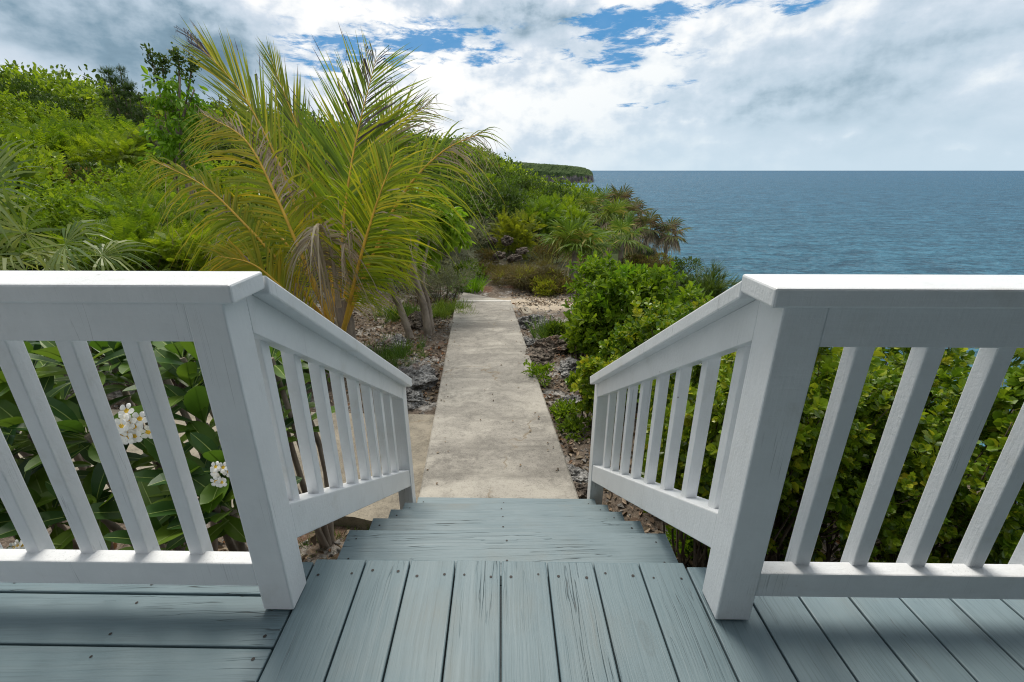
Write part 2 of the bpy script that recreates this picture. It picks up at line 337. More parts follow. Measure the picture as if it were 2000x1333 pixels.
def ground(x, y, fine=True):
    x = np.asarray(x, float); y = np.asarray(y, float); r = np.hypot(x, y); az = np.arctan2(x, y)
    zb = np.interp(r, [0, 2.2, 8.5, 10, 15, 30, 300], [-1.22, -1.22, -1.36, -1.5, -1.55, -1.4, -1.4])
    R = np.interp(az, _az, _R); zr = np.interp(az, _az, _zr); st = np.interp(az, _az, _start)
    t = np.clip((r-st)/(R-st), 0, 1); z = zb+(zr-zb)*(t**.95)
    z = np.where(r > R, zr-(r-R)*.10, z)
    z = z-.30*smooth(1.0, 4.5, x)*smooth(14, 5, y)
    d = coast(y)+.8*(fbm(y*.35, y*0+3, 5)-.5)*2-x
    s = smooth(.3, -2.2, d); z = z*(1-s)+(-19.)*s
    if fine:
        a = np.interp(r, [1.5, 4, 12, 40], [.10, .16, .3, .8]); f = (fbm(x*1.6, y*1.6, 11, 5)-.48)*a
        kr = np.abs(fbm(x*2.6+9, y*2.6, 23, 4)-.47)*2; f = f+np.where(r < 20, (.5-kr)*.09, 0)
        pc = np.interp(y, [2.5, 8.6], [-.04, -.38])
        pathm = smooth(1.0, .62, np.abs(x-pc))*smooth(10.2, 9.2, y)*(y > 0)
        slabm = ((x < -.3)*smooth(2.4, 2.6, y)*smooth(4.35, 4.15, y))
        sand = smooth(1.3, .5, np.hypot((x-.75)/1.3, y-9.0))
        f = f*(1-np.maximum(pathm, slabm))*(1-.75*sand)
        z = z+f; z = z*(1-pathm)+(np.minimum(path_z(y)-.07, z))*pathm
        z = np.where(slabm > .05, np.minimum(z, -1.24), z)
    return z
def gz(x, y): return float(ground(np.array([x]), np.array([y]))[0])
def axis(lo, a, b, hi, h, g):
    c = list(np.arange(a, b, h)); s = h; v = c[-1]
    while v < hi: s *= g; v += s; c.append(v)
    s = h; v = c[0]; L = []
    while v > lo: s *= g; v -= s; L.append(v)
    return np.array(L[::-1]+c)
gx = axis(-150, -4.5, 4.5, 60, .055, 1.07); gy = axis(-40, 1.0, 11.5, 190, .055, 1.06)
X, Y = np.meshgrid(gx, gy, indexing='ij'); Z = ground(X, Y); nx, ny = X.shape
g = G(); i, j = np.meshgrid(np.arange(nx-1), np.arange(ny-1), indexing='ij')
g.add(np.stack([X, Y, Z], -1), np.stack([i*ny+j, (i+1)*ny+j, (i+1)*ny+j+1, i*ny+j+1], -1).reshape(-1, 4))
k = N('litter_strewn_ground'); p = k.pos()
n1 = k.noise(p, 2.2, 5, .65); n2 = k.noise(p, 21., 5, .7); n3 = k.noise(p, 90., 3)
c = k.mix(k.ramp(n2, [(.35, 0.), (.65, 1.)]), (.05, .038, .03), (.19, .15, .115))
c = k.mix(k.ramp(n1, [(.50, 0.), (.60, .8)]), c, k.mix(k.ramp(n2, [(.42, 0.), (.58, 1.)]), (.15, .145, .135), (.48, .46, .43)))
c = k.mix(k.ramp(n3, [(.5, 0.), (.75, .5)]), c, (.30, .25, .2))
c = k.mix(k.ramp(k.noise(p, 1.3, 3), [(.62, 0.), (.72, .6)]), c, (.17, .065, .03))
sx = k.n('ShaderNodeSeparateXYZ', i_Vector=p)
dx = k.math('DIVIDE', k.math('SUBTRACT', sx.outputs[0], .75), 1.5); dy = k.math('SUBTRACT', sx.outputs[1], 9.0)
dd = k.math('ADD', k.math('SQRT', k.math('ADD', k.math('MULTIPLY', dx, dx), k.math('MULTIPLY', dy, dy))), k.math('MULTIPLY', k.math('SUBTRACT', n1, .5), 1.3))
c = k.mix(k.ramp(dd, [(.45, 1.), (.95, 0.)]), c, k.mix(n2, (.42, .34, .25), (.5, .43, .34)))
far = k.math('ADD', k.math('DIVIDE', sx.outputs[1], 20.), k.math('DIVIDE', k.math('ABSOLUTE', sx.outputs[0]), 14.))
c = k.mix(k.ramp(far, [(.62, 0.), (.85, 1.)]), c, k.mix(n2, (.022, .04, .012), (.06, .075, .025)))
cl = k.ramp(sx.outputs[2], [(0., 1.), (1., 1.)])
h = k.math('ADD', n2, k.math('MULTIPLY', n3, .4))
gm = k.done(k.bsdf(c, .92, k.bump(h, .9, .03), .15))
tag(g.build('ground', gm, smooth=True), kind='structure')

# sea
k = N('sea_water'); p = k.pos(); sx = k.n('ShaderNodeSeparateXYZ', i_Vector=p)
dist = k.n('ShaderNodeVectorMath', operation='LENGTH', i_0=p).outputs['Value']
w1 = k.noise(k.mapv(p, (.10, .22, 1), rot=(0, 0, rad(18))), 1., 5, .62, .4); w2 = k.noise(k.mapv(p, (.5, 1.1, 1), rot=(0, 0, rad(-8))), 1., 4, .6)
w3 = k.noise(k.mapv(p, (.012, .03, 1), rot=(0, 0, rad(10))), 1., 4, .6)
lg = k.math('LOGARITHM', k.math('MAXIMUM', dist, 10.), 10.)
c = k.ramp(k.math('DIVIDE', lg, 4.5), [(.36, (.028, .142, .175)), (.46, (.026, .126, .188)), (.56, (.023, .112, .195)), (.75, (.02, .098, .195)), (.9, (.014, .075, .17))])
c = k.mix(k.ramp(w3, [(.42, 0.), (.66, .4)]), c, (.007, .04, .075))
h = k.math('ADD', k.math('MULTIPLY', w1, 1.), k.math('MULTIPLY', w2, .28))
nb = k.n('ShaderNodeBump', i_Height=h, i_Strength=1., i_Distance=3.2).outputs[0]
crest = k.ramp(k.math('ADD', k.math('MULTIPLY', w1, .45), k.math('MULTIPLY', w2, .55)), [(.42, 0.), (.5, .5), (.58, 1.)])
c = k.mix(crest, k.mix(.72, c, (.005, .035, .065)), k.mix(.35, c, (.08, .24, .34)))  # light crests and dark troughs of the ripples painted into the water colour
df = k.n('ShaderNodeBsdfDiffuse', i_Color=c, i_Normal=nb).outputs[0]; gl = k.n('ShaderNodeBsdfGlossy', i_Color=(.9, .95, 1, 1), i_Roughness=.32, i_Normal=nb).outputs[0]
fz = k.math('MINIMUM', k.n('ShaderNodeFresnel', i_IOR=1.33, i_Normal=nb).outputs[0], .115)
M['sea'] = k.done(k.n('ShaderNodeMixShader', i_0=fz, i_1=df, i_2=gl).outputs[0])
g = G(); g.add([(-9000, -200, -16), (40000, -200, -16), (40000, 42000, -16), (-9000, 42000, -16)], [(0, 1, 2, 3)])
tag(g.build('sea', M['sea']), kind='structure')

# headland across the bay
a0, a1 = math.atan2(*ray(930, 345)[:2]), math.atan2(*ray(1160, 345)[:2]); RH = 735.
nu, nv = 150, 70; U = np.linspace(0, 1, nu); Vv = np.linspace(0, 1, nv)**1.8
UU, VV = np.meshgrid(U, Vv, indexing='ij'); az = a0+(a1-a0)*UU; r = RH+VV*420-(1-UU)*120
top = np.interp(U, [0, .4, .62, .8, .91, .965, .99, 1], [12, 11.5, 9.5, 7.2, 4.6, 1.5, -4, -17])[:, None]*np.ones((1, nv))
edge = smooth(0, .011, VV)*.62+smooth(.008, .05, VV)*.38
zz = -17+(top+17)*edge+VV*3*(UU < .93)-22*smooth(.7, 1., VV)
rx = r*np.sin(az); ry = r*np.cos(az)
zz = zz+(fbm(rx*.12, ry*.12, 3, 4)-.5)*4*edge+(fbm(rx*.45, ry*.45, 8, 2)-.5)*2.4*smooth(.02, .08, VV); rj = (fbm(UU*60, zz*.3, 9, 3)-.5)*9*smooth(.06, 0, VV)
g = G(); i, j = np.meshgrid(np.arange(nu-1), np.arange(nv-1), indexing='ij')
g.add(np.stack([(r+rj)*np.sin(az), (r+rj)*np.cos(az), zz], -1), np.stack([i*nv+j, (i+1)*nv+j, (i+1)*nv+j+1, i*nv+j+1], -1).reshape(-1, 4))
k = N('headland_scrub_and_cliff'); geo = k.n('ShaderNodeNewGeometry'); q = geo.outputs['Position']; sz = k.n('ShaderNodeSeparateXYZ', i_Vector=q).outputs[2]
nz = k.n('ShaderNodeSeparateXYZ', i_Vector=geo.outputs['True Normal']).outputs[2]
ns = k.noise(q, .12, 6, .7); ns2 = k.noise(q, .5, 4, .7)
gr = k.mix(k.ramp(ns2, [(.35, 0.), (.65, 1.)]), (.028, .05, .018), (.085, .125, .04))
ck = k.mix(k.ramp(k.noise(k.mapv(q, (1, 1, .35)), .2, 6, .7), [(.38, 0.), (.62, 1.)]), (.05, .045, .045), (.24, .21, .19))
f = k.ramp(k.math('ADD', k.math('MULTIPLY', k.math('ADD', sz, 16.), .055), k.math('MULTIPLY', k.math('SUBTRACT', ns, .5), .8)), [(.44, 0.), (.58, 1.)])
f = k.math('MAXIMUM', f, 0.)
M['headland'] = k.done(k.bsdf(k.mix(f, ck, gr), .9, k.bump(ns2, 1., 1.5), .1))
tag(g.build('hills', M['headland'], smooth=False), kind='structure')

# ------------------------------------------------------------------ deck, steps, railings
SH = .036
deck = thing('deck', 'blue grey painted timber deck with railings standing on it', 'deck', (0, 0, 0))
rs = random.Random(4)
def screw(g, x, y, z, m=1):
    a = np.arange(7)*2*PI/7; r = .0042*rs.uniform(.8, 1.2)
    ring = [(x+r*math.cos(t), y+r*math.sin(t), z+.0012) for t in a]
    g.add(ring, [list(range(7))], m)
def plank(x0, x1, y0, y1, mat, sh, screws=(), dz=0.):
    g = G(); g.box(x0, x1, y0, y1, -.038+dz, 0+dz, sh); 
    o = g.build('plank', [mat, M['screw']], deck, bevel=.0035)
    if screws:
        g2 = G()
        for x, y in screws: screw(g2, x, y-sh*x, dz)
        # screws are part of the plank: own faces in the same mesh
        me = o.data; base = G(); base.V = g.V+g2.V; base.n = g.n+g2.n; base.M = g.M+[m for m in g2.M]
        base.F = g.F+[f+g.n for f in g2.F]; o.data = base.mesh('plank', [mat, M['screw']]); bpy.data.meshes.remove(me)
    return o
pw = .1425
xs = [-.5915+pw*i for i in range(9)]
xs = [-.592, -.4325, -.294, -.152, -.0115, .131, .2745, .4155, .5575]
for a, b in zip(xs[:-1], xs[1:]):
    yy = [1.03, .60, .17]
    plank(a+.002, b-.0025, -2.4, 1.083+rs.uniform(-.004, .004), M['wood_y'], SH, [(x, y+rs.uniform(-.012, .012)) for y in yy for x in (a+.03, b-.03)], rs.uniform(-.0012, .0012))
for i in range(14):                        # boards running forward, right of the centre
    a = .5575+pw*i; b = a+pw
    plank(a+.003, b-.003, -2.4, 1.07, M['wood_y'], SH, [(x, y) for y in (.70, .2) for x in (a+.03, b-.03)], rs.uniform(-.001, .001)-.001)
ye = [1.075, .952, .80, .655, .512, .37, .226, .083, -.06]
for a, b in zip(ye[1:], ye[:-1]):          # boards running across, left of the centre
    plank(-3.2, -.596, a+.003, b-.003, M['wood_x'], SH, [(x, y) for x in (-.63, -1.04, -1.45) for y in (a+.03, b-.03)], -.002+rs.uniform(-.001, .001))
g = G(); g.box(-3.2, 2.55, -2.4, 1.03, -.19, -.045, SH); g.build('joist_frame', M['wood_x'], deck)
g = G(); g.box(-3.2, 2.55, 1.032, 1.064, -.22, -.042, SH); g.build('fascia', M['wood_x'], deck)
for x in (-2.6, -1.2, .0, 1.2, 2.4):
    g = G(); g.box(x-.06, x+.06, .80, .92, -1.6, -.19, SH); g.build('support_post', M['wood_y'], deck)

steps = thing('wooden_steps', 'blue grey wooden steps leading from the deck down to the concrete path', 'steps', (0, 0, 0))
for i in range(5):
    z = -.18*(i+1); y1 = 1.394+.265*i; x0 = -.608+.004*i; x1 = .625-.004*i
    if i == 4: x0, x1 = -.572, .60
    g = G(); g.box(x0, x1, y1-.285, y1, z-.036, z, SH)
    sc = [(x, y1-d) for x in (x0+.04, .0+rs.uniform(-.02, .02), x1-.05) for d in (.045, .14, .235)]
    for x, y in sc: screw(g, x, y-SH*x, z)
    g.build('tread', [M['wood_x'], M['screw']], steps)
for x in (-.50, .48):
    g = G(); pts = [(1.06, -.2), (1.06, -.42), (2.42, -1.2), (2.42, -.945)]
    V = [(x+s, y-SH*x, z) for s in (-.02, .02) for y, z in pts]
    g.add(V, [(0, 1, 2, 3), (7, 6, 5, 4), (0, 4, 5, 1), (1, 5, 6, 2), (2, 6, 7, 3), (3, 7, 4, 0)]); g.build('stringer', M['wood_y'], steps)

def deck_rail(sgn, label):
    r = thing('deck_railing', label, 'railing', (0, 0, 0), 0, 'white railings round the deck and steps')
    xi, xo = (.583, .667) if sgn < 0 else (.568, .660); f0 = .901 if sgn < 0 else .889
    L = 3.1 if sgn < 0 else 2.5
    def bx(name, a, b, y0, y1, z0, z1, bev=.004):
        g = G(); a, b = sorted((a*sgn, b*sgn)); g.box(a, b, y0, y1, z0, z1, SH); return g.build(name, M['white'], r, bevel=bev)
    bx('post', xi, xo, f0, f0+.09, 0.004, .885)
    bx('cap_rail', xi-.037, L, f0-.022, f0+.112, .886, .927, .005)
    bx('upper_rail', xo+.0005, L, f0+.003, f0+.045, .795, .8855, .002)
    bx('lower_rail', xo+.0005, L, f0+.004, f0+.047, .086, .166, .004)
    x = -.817 if sgn < 0 else .765; st = -.150 if sgn < 0 else .1505; w = -.038 if sgn < 0 else .040
    while abs(x) < L-.05:
        bx('baluster', abs(x), abs(x+w), f0+.034, f0+.072, .125, .84, .003); x += st
    bx('end_post', L, L+.09, f0, f0+.09, .001, .885)
    return r
deck_rail(-1, 'white railing on the left of the deck in front of the flowering frangipani')
deck_rail(1, 'white railing on the right of the deck in front of the round leaved hedge')

def stair_rail(sgn, label):
    r = thing('stair_railing', label, 'railing', (0, 0, 0), 0, 'white railings round the deck and steps')
    if sgn < 0: xi, ys, s, yc, y1, p0, p1 = .583, 1.013, -.659, 1.028, 2.455, 2.362, 2.45
    else: xi, ys, s, yc, y1, p0, p1 = .570, .962, -.622, .962, 2.515, 2.45, 2.535
    z0 = .926
    def zc(y): return z0+s*(y-yc)
    def slope(name, xa, xb, ya, yb, top, bot, bev=.004, plumb=True):
        g = G(); xa, xb = sorted((xa*sgn, xb*sgn)); dt = 0 if plumb else -.02
        q = [(xa, ya), (xb, ya), (xb, yb), (xa, yb)]
        g.hexa([(x, y+(dt if y == yb else 0), zc(y)-bot) for x, y in q]+[(x, y, zc(y)-top) for x, y in q]); return g.build(name, M['white'], r, bevel=bev)
    slope('cap_rail', xi-.04, xi+.09, yc+.012 if sgn < 0 else yc+.01, y1, 0.002, .047, .005, False)
    slope('upper_rail', xi+.002, xi+.042, ys+.002, p1-.001, .0475, .150, .002)
    slope('lower_rail', xi+.004, xi+.086, ys+.002, p0-.0005+.0, .645, .768, .004)
    g = G(); a, b = sorted((sgn*xi, sgn*(xi+.088))); q = [(a, p0), (b, p0), (b, p1), (a, p1)]
    g.hexa([(x, y, -1.12) for x, y in q]+[(x, y, zc(y)-.1505 if False else zc(y)-.048) for x, y in q]); g.build('post', M['white'], r, bevel=.004)
    ylast = p0-.10
    for i in range(8):
        y = ys+.06+(ylast-ys-.06)*i/7.6
        g = G(); a, b = sorted((sgn*(xi+.024), sgn*(xi+.062))); q = [(a, y), (b, y), (b, y+.038), (a, y+.038)]
        g.hexa([(x, yy, zc(yy)-.655) for x, yy in q]+[(x, yy, zc(yy)-.10) for x, yy in q]); g.build('baluster', M['white'], r, bevel=.003)
    return r
stair_rail(-1, 'white sloping railing on the left of the steps, beside the coconut palm')
stair_rail(1, 'white sloping railing on the right of the steps, beside the bright shrubs')

# unseen porch roof and walls, added and shaped to shade deck and railings
unseen_house = thing('unseen_house', 'unseen porch roof and walls added behind the deck to shade it', 'unseen_house', (0, -2.6, 0))
g = G(); g.box(-3.4, 5.2, .0, 3.15, 2.62, 2.80); g.build('shade_roof', plain('shade_roof_paint', (.45, .47, .47), .7), unseen_house)
g = G(); g.box(-.9, 2.9, .9, 1.15, -1.2, 2.619); g.box(2.7, 2.9, 1.002, 3.1, -1.2, 2.619); g.build('shade_wall', plain('shade_wall_paint', (.13, .17, .21), .7), unseen_house)

# ------------------------------------------------------------------ concrete path, landing slab and lower step
n0, n1_ = atz(817, 975, -1.075), atz(1134, 980, -1.075); f0_, f1_ = atz(890, 589, -1.295), atz(998, 589, -1.295)
def ext(a, b, t): return a+(b-a)*t
n0e, n1e = ext(n0, f0_, -.05), ext(n1_, f1_, -.05)
rp = np.random.RandomState(2); g = G()
ts = np.linspace(0, 1, 60); Lp = np.array([ext(n0e, f0_, t) for t in ts]); Rp = np.array([ext(n1e, f1_, t) for t in ts])
Lp[:, 0] += (rp.rand(60)-.5)*.004; Rp[:, 0] += (rp.rand(60)-.5)*.006
prof = []
for a, b in zip(Lp, Rp):
    prof.append([a-(0.01, 0, .11), a-(0, 0, .012), a+(.014, 0, 0)]+[ext(a, b, u) for u in (.2, .4, .6, .8)]+[b-(.014, 0, 0), b-(0, 0, .012), b-(-.01, 0, .11)])
prof = np.array(prof); kk = prof.shape[1]; i, j = np.meshgrid(np.arange(59), np.arange(kk-1), indexing='ij')
g.add(prof, np.stack([i*kk+j, i*kk+j+1, (i+1)*kk+j+1, (i+1)*kk+j], -1).reshape(-1, 4))
g.add([prof[-1][0], prof[-1][1], prof[-1][-2], prof[-1][-1]], [(0, 1, 2, 3)])
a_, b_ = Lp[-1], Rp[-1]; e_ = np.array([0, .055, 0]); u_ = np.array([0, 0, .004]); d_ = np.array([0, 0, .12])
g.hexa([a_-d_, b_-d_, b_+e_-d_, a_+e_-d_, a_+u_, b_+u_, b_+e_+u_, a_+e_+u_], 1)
tag(g.build('path', [M['path'], plain('painted_light_lip', (.62, .60, .56), .8, .2, .1)], smooth=False), kind='structure')  # far lip coloured paler to paint in the light along that edge
g = G(); A = atz(905, 571, -1.36); B = atz(894, 588, -1.36); C = atz(1016, 604, -1.36); D = atz(992, 588, -1.36); 
q = [B-(0, .25, 0), C, D+(0, .02, 0), A]; g.hexa([v-(0, 0, .15) for v in q]+q); tag(g.build('lower_path', M['path'], bevel=.01), kind='structure')
q = [(-6.5, 2.75), (-2.631, 2.78), (-1.06, 2.58), (-.55, 2.42), (-.60, 4.0), (-1.845, 4.08), (-6.5, 4.3)]
g = G(); V = [(x, y, -1.40) for x, y in q]+[(x, y, -1.15) for x, y in q]; n = len(q)
g.add(V, [list(range(n, 2*n))]); g.add(V, [(a, (a+1) % n, n+(a+1) % n, n+a) for a in range(n)])
tag(g.build('pavement', M['slab'], bevel=.012), kind='structure')

# ------------------------------------------------------------------ plants
rng = np.random.RandomState(7)
def clumps(rng, blobs, n, lo=.55, hi=1.):
    out = []; w = np.array([b[3]*b[4]*b[5] for b in blobs])**(2/3); w /= w.sum()
    while len(out) < n:
        b = blobs[rng.choice(len(blobs), p=w)]; d = rng.normal(size=3); d /= np.linalg.norm(d)
        if d[2] < -.55: continue
        r = rng.uniform(lo, hi)**.6; p = np.array(b[:3])+d*np.array(b[3:])*r*rng.uniform(.88, 1.08)
        if p[2] < .06: p[2] = rng.uniform(.06, .25)*b[5]
        out.append((p, d))
    return out
def foliage(g, rng, cl, cr, per, tmpl, L, droop=0., up=.35, m=0, jitter=.8, flat=.75):
    C = np.array([c for c, d in cl]); D = np.array([d for c, d in cl]); n = len(C)*per
    idx = np.repeat(np.arange(len(C)), per); rv = nrm(rng.normal(size=(n, 3))); rr = .82*cr*rng.uniform(.25, 1., n)**.5*np.repeat(rng.uniform(.6, 1.25, len(C)), per)
    off = rv*rr[:, None]; off[:, 2] *= flat
    pos = C[idx]+off
    ax = rv*.75+D[idx]*.55+rng.normal(size=(n, 3))*jitter*.5+np.array([0, 0, up-droop])
    no = D[idx]*.35+np.array([0, 0, .9])+rng.normal(size=(n, 3))*.45
    pos[:, 2] = np.maximum(pos[:, 2], .03)
    inst(g, tmpl, pos, ax, no, L*rng.uniform(.5, 1.35, n), m)
def stems(g, rng, cl, base_r, n, spread=.15, m=0, r0=None):
    sel = rng.choice(len(cl), min(n, len(cl)), replace=False)
    for s in sel:
        c = cl[s][0]; b = np.array([rng.normal()*spread, rng.normal()*spread, -.1]); mid = b*.45+c*.55+rng.normal(size=3)*.12*np.linalg.norm(c)*.5; mid[2] = max(mid[2], .05)
        g.tube(bez([b, mid, c*1.02], 6), np.linspace(base_r, base_r*.25, 6), 4, m)
def shrub(name, label, cat, loc, blobs, ncl, cr, per, tmpl, L, mat, seed, rz=0., group=None, nst=14, sr=.018, twigs=True, droop=0., up=.35, sc=1., stem_mat='twig', extra=None):
    r = np.random.RandomState(seed); t = thing(name, label, cat, loc, rz, group); t.scale = (sc, sc, sc)
    cl = clumps(r, blobs, ncl); g = G(); foliage(g, r, cl, cr, per, tmpl, L, droop, up); mats = [M[mat]]
    if extra:                              # a second leaf colour on some twig ends
        e = [cl[q] for q in r.choice(len(cl), max(1, int(len(cl)*extra[1])), replace=False)]; e = [(c*1.06, d) for c, d in e]
        foliage(g, r, e, cr*.7, max(4, per//2), tmpl, L*.9, 0, .6, 1); mats.append(M[extra[0]])
    g.build('foliage', mats, t)
    g = G(); stems(g, r, cl, sr, nst)
    g.build('stem', M[stem_mat], t)
    return t
def B(w, h, d=None, n=4, seed=0, lump=.42):
    """a few overlapping lobes filling a w x d x h crown that reaches the ground"""
    r = np.random.RandomState(seed+100); d = d or w; n += 2; out = [(0, 0, h*.42, w*.33, d*.33, h*.44)]
    for i in range(n):
        a = 2*PI*(i+r.rand()*.6)/n; q = r.uniform(.20, .34); l_ = lump*r.uniform(.40, .62); out.append((math.cos(a)*w*q, math.sin(a)*d*q, h*r.uniform(.28, .70), w*l_, d*l_, h*r.uniform(.22, .36)))
    return out
def place(px, py, Y, dz=-.05):             # foot of a plant under the photo's column px at distance Y
    p = at(px, py, Y); return (p[0], Y, gz(p[0], Y)+dz)
def hgt(px, py, Y): 
    p = at(px, py, Y); return p[2]-gz(p[0], Y)

# --- right of the steps
def rshrub(px, toppy, Y, w, label, tmpl, L, mat, seed, ncl=150, per=26, cr=.17, name='leafy_shrub', cat='shrub', d=None, **kw):
    h = hgt(px, toppy, Y); return shrub(name, label, cat, place(px, toppy, Y), B(w, h, d, seed=seed), ncl, cr*max(.6, w/1.6), per, tmpl, L, M and mat, seed, **kw)
rshrub(1232, 482, 5.9, 1.65, 'tall bright green broad leaved shrub to the right of the concrete path', T_ROSO, .095, 'bright', 21, 150, 6, .19, extra=('lime', .12))
rshrub(1160, 560, 5.6, .75, 'narrow bright shrub leaning over the right edge of the path clearing', T_ROSO, .09, 'bright', 22, 55, 6, .2)
rshrub(1330, 548, 4.6, 1.5, 'round leaved shrub with yellow tips above the right stair railing', T_ROS, .058, 'round', 23, 170, 7, .19, extra=('yellowg', .14))
rshrub(1410, 560, 4.2, 1.0, 'round leaved shrub showing above the top of the right stair railing against the sea', T_ROS, .056, 'round', 24, 100, 7, .19, extra=('yellowg', .12))
rshrub(1235, 620, 4.5, .9, 'low dark round leaved shrub under the bright shrub right of the path', T_ROS, .056, 'round', 25, 100, 7, .17)
rshrub(1182, 676, 3.95, .55, 'small low round leaved shrub at the lower end of the right stair railing', T_ROS, .052, 'round', 26, 60, 7, .15, extra=('yellowg', .1))
hedge = [(1.36, 2.85, .62, 'hedge shrub seen through the right stair railing balusters'),
         (1.28, 2.05, .95, 'dark hedge shrub close behind the right deck post'), (1.75, 2.15, 1.15, 'yellow flecked hedge shrub behind the middle of the right deck railing'),
         (2.45, 2.0, 1.15, 'hedge shrub behind the far right end of the right deck railing'), (1.7, 3.0, 1.3, 'taller hedge shrub at the back between the right railing and the sea'),
         (2.9, 2.9, 1.3, 'hedge shrub at the back right corner beside the sea')]
for q, (x, y, w, lab) in enumerate(hedge):
    z = gz(x, y); h = (.40 if y < 2.5 else .38)-z
    if q == 0: h = -.30-z
    shrub('hedge_shrub', lab, 'shrub', (x, y, z-.05), [(a, b, c+h*.06, e, f, gg) for a, b, c, e, f, gg in B(w, h, .9*w, seed=q+40)], 190, .145, 9, T_ROS, .046, 'round', 60+q, extra=('yellowg', .08), nst=60, sr=.010, group='round leaved shrubs behind the right railing')
# wispy shrub against the sea
shrub('wispy_shrub', 'dark wispy shrub with bare twig ends sticking out against the sea', 'shrub', place(1375, 520, 6.6), B(1.0, hgt(1375, 515, 6.6), seed=3), 60, .16, 16, T_NEEDLE, .2, 'dark', 71, nst=20, sr=.01)

# --- fan palms
def fan_leaf(g, hub, a, n, R, nseg=34, span=2.55, droop=.25, rnd=None, m=0, cup=.12, wf=.44):
    rnd = rnd or random.Random(1); a = nrm(np.array(a, float)); n = np.array(n, float); n = nrm(n-a*(n@a)); b = np.cross(n, a)
    for i in range(nseg):
        th = -span+2*span*i/(nseg-1)+rnd.uniform(-.02, .02); L = R*(.72+.28*math.cos(th*.55))*rnd.uniform(.9, 1.05)
        d = a*math.cos(th)+b*math.sin(th); s = -a*math.sin(th)+b*math.cos(th); wmax = R*.46*(2*span/(nseg-1))*wf
        dr = droop*rnd.uniform(.5, 1.6); tw = .55*(1 if i % 2 else -1)
        ss = nrm(s*math.cos(tw)+n*math.sin(tw)); V = []
        for u in (0., .22, .48, .72, .88, 1.):
            w = wmax*(u/.48 if u < .48 else (1-((u-.48)/.52)**1.5))
            p = np.array(hub)+d*L*u+n*(cup*R*u*(1-u)*1.5)+np.array([0, 0, -dr*R*max(0, u-.35)**2*1.6]); V += [p-ss*w, p+ss*w]
        g.add(V, [(2*q, 2*q+1, 2*q+3, 2*q+2) for q in range(5)], m)
def fan_palm(label, loc, leaves, mat, trunk_h, group=None, seed=0, dead=0, R=.6, nseg=30):
    rnd = random.Random(seed); t = thing('fan_palm', label, 'palm', loc, 0, group)
    g = G(); g.tube([(0, 0, -.2), (.01, 0, trunk_h*.5), (0, .01, trunk_h)], [.075, .065, .06], 9); g.build('trunk', M['bark'], t, True)
    top = np.array([0, 0, trunk_h])
    for (az, tilt, pl, r, face) in leaves:
        d = np.array([math.cos(az)*math.cos(tilt), math.sin(az)*math.cos(tilt), math.sin(tilt)]); hub = top+d*pl+np.array([0, 0, -.06*pl])
        g = G(); g.tube(bez([top, top+d*pl*.5+(0, 0, .03), hub], 5), [.014, .011, .01, .009, .008], 5, 1)
        n = np.array(face) if face is not None else np.array([-d[0]*math.sin(tilt), -d[1]*math.sin(tilt), math.cos(tilt)+.15])
        fan_leaf(g, hub, d+np.array([0, 0, -.1]), n, r, nseg, rnd.uniform(2.2, 2.7), rnd.uniform(.15, .5), rnd)
        g.build('fan_leaf', [M[mat], M['vein']], t)
    for i in range(dead):
        az = rnd.uniform(0, 2*PI); d = np.array([math.cos(az)*.75, math.sin(az)*.75, -.35]); hub = top+d*R*.6
        g = G(); g.tube([top, hub], [.012, .008], 4); fan_leaf(g, hub, d+np.array([0, 0, -.6]), (d[0], d[1], .7), R*.85, 20, 2.0, .9, rnd); g.build('dead_leaf', M['drypalm'], t)
    return t
def rosette(n, pl, r, seed, lo=-.25, hi=1.35):
    rnd = random.Random(seed); return [(i*2.399+rnd.uniform(-.2, .2), lo+(hi-lo)*((i+.5)/n)**1.1, pl*rnd.uniform(.8, 1.15), r*rnd.uniform(.85, 1.15), None) for i in range(n)]
# left foreground fan palm: leaves placed as seen over the left railing
base = np.array([-6.0, 5.4, 0]); base[2] = gz(base[0], base[1])
def seen_leaf(t, hub, a, n, r, mat, rnd, petiole_from, span=2.5, droop=.3, nseg=30):
    g = G(); g.tube(bez([petiole_from, (np.array(petiole_from)+hub)/2+(0, 0, .1), hub], 6), np.linspace(.013, .008, 6), 5, 1)
    fan_leaf(g, np.array(hub), a, n, r, nseg, span, droop, rnd, wf=.33); g.build('fan_leaf', [M[mat], M['vein']], t)
t = thing('fan_palm', 'grey green fan palm with spread leaves rising behind the left railing', 'palm', base)
g = G(); g.tube([(0, 0, -.2), (0, 0, .5), (0, .02, .95)], [.08, .07, .06], 9); g.build('trunk', M['bark'], t, True)
rnd = random.Random(5)
for (px, py, Y, a, n, r, sp, dr) in [(50, 455, 5.1, (.35, -.3, .9), (.1, -.9, .45), .66, 2.7, .3), (128, 478, 4.9, (.95, -.2, .2), (-.1, -.75, .7), .62, 2.0, .7), (-25, 375, 5.2, (.85, .0, .5), (-.2, -.85, .6), .85, 1.5, .25),
        (-60, 440, 5.3, (-.2, .2, 1), (.2, -.9, .2), .75, 2.4, .3), (200, 500, 5.6, (.7, .5, .2), (0, -.5, .9), .6, 2., .6), (30, 510, 4.9, (.2, -.6, .1), (0, -.6, .8), .6, 2.2, .8), (90, 520, 5.5, (.5, .4, .3), (0, -.5, .9), .6, 2., .6), (-20, 500, 5.2, (.3, .1, .4), (0, -.9, .3), .7, 2.4, .4)]:
    seen_leaf(t, at(px, py, Y)-base, a, n, r, 'fan_g', rnd, (0, 0, .9), sp, dr, 26)
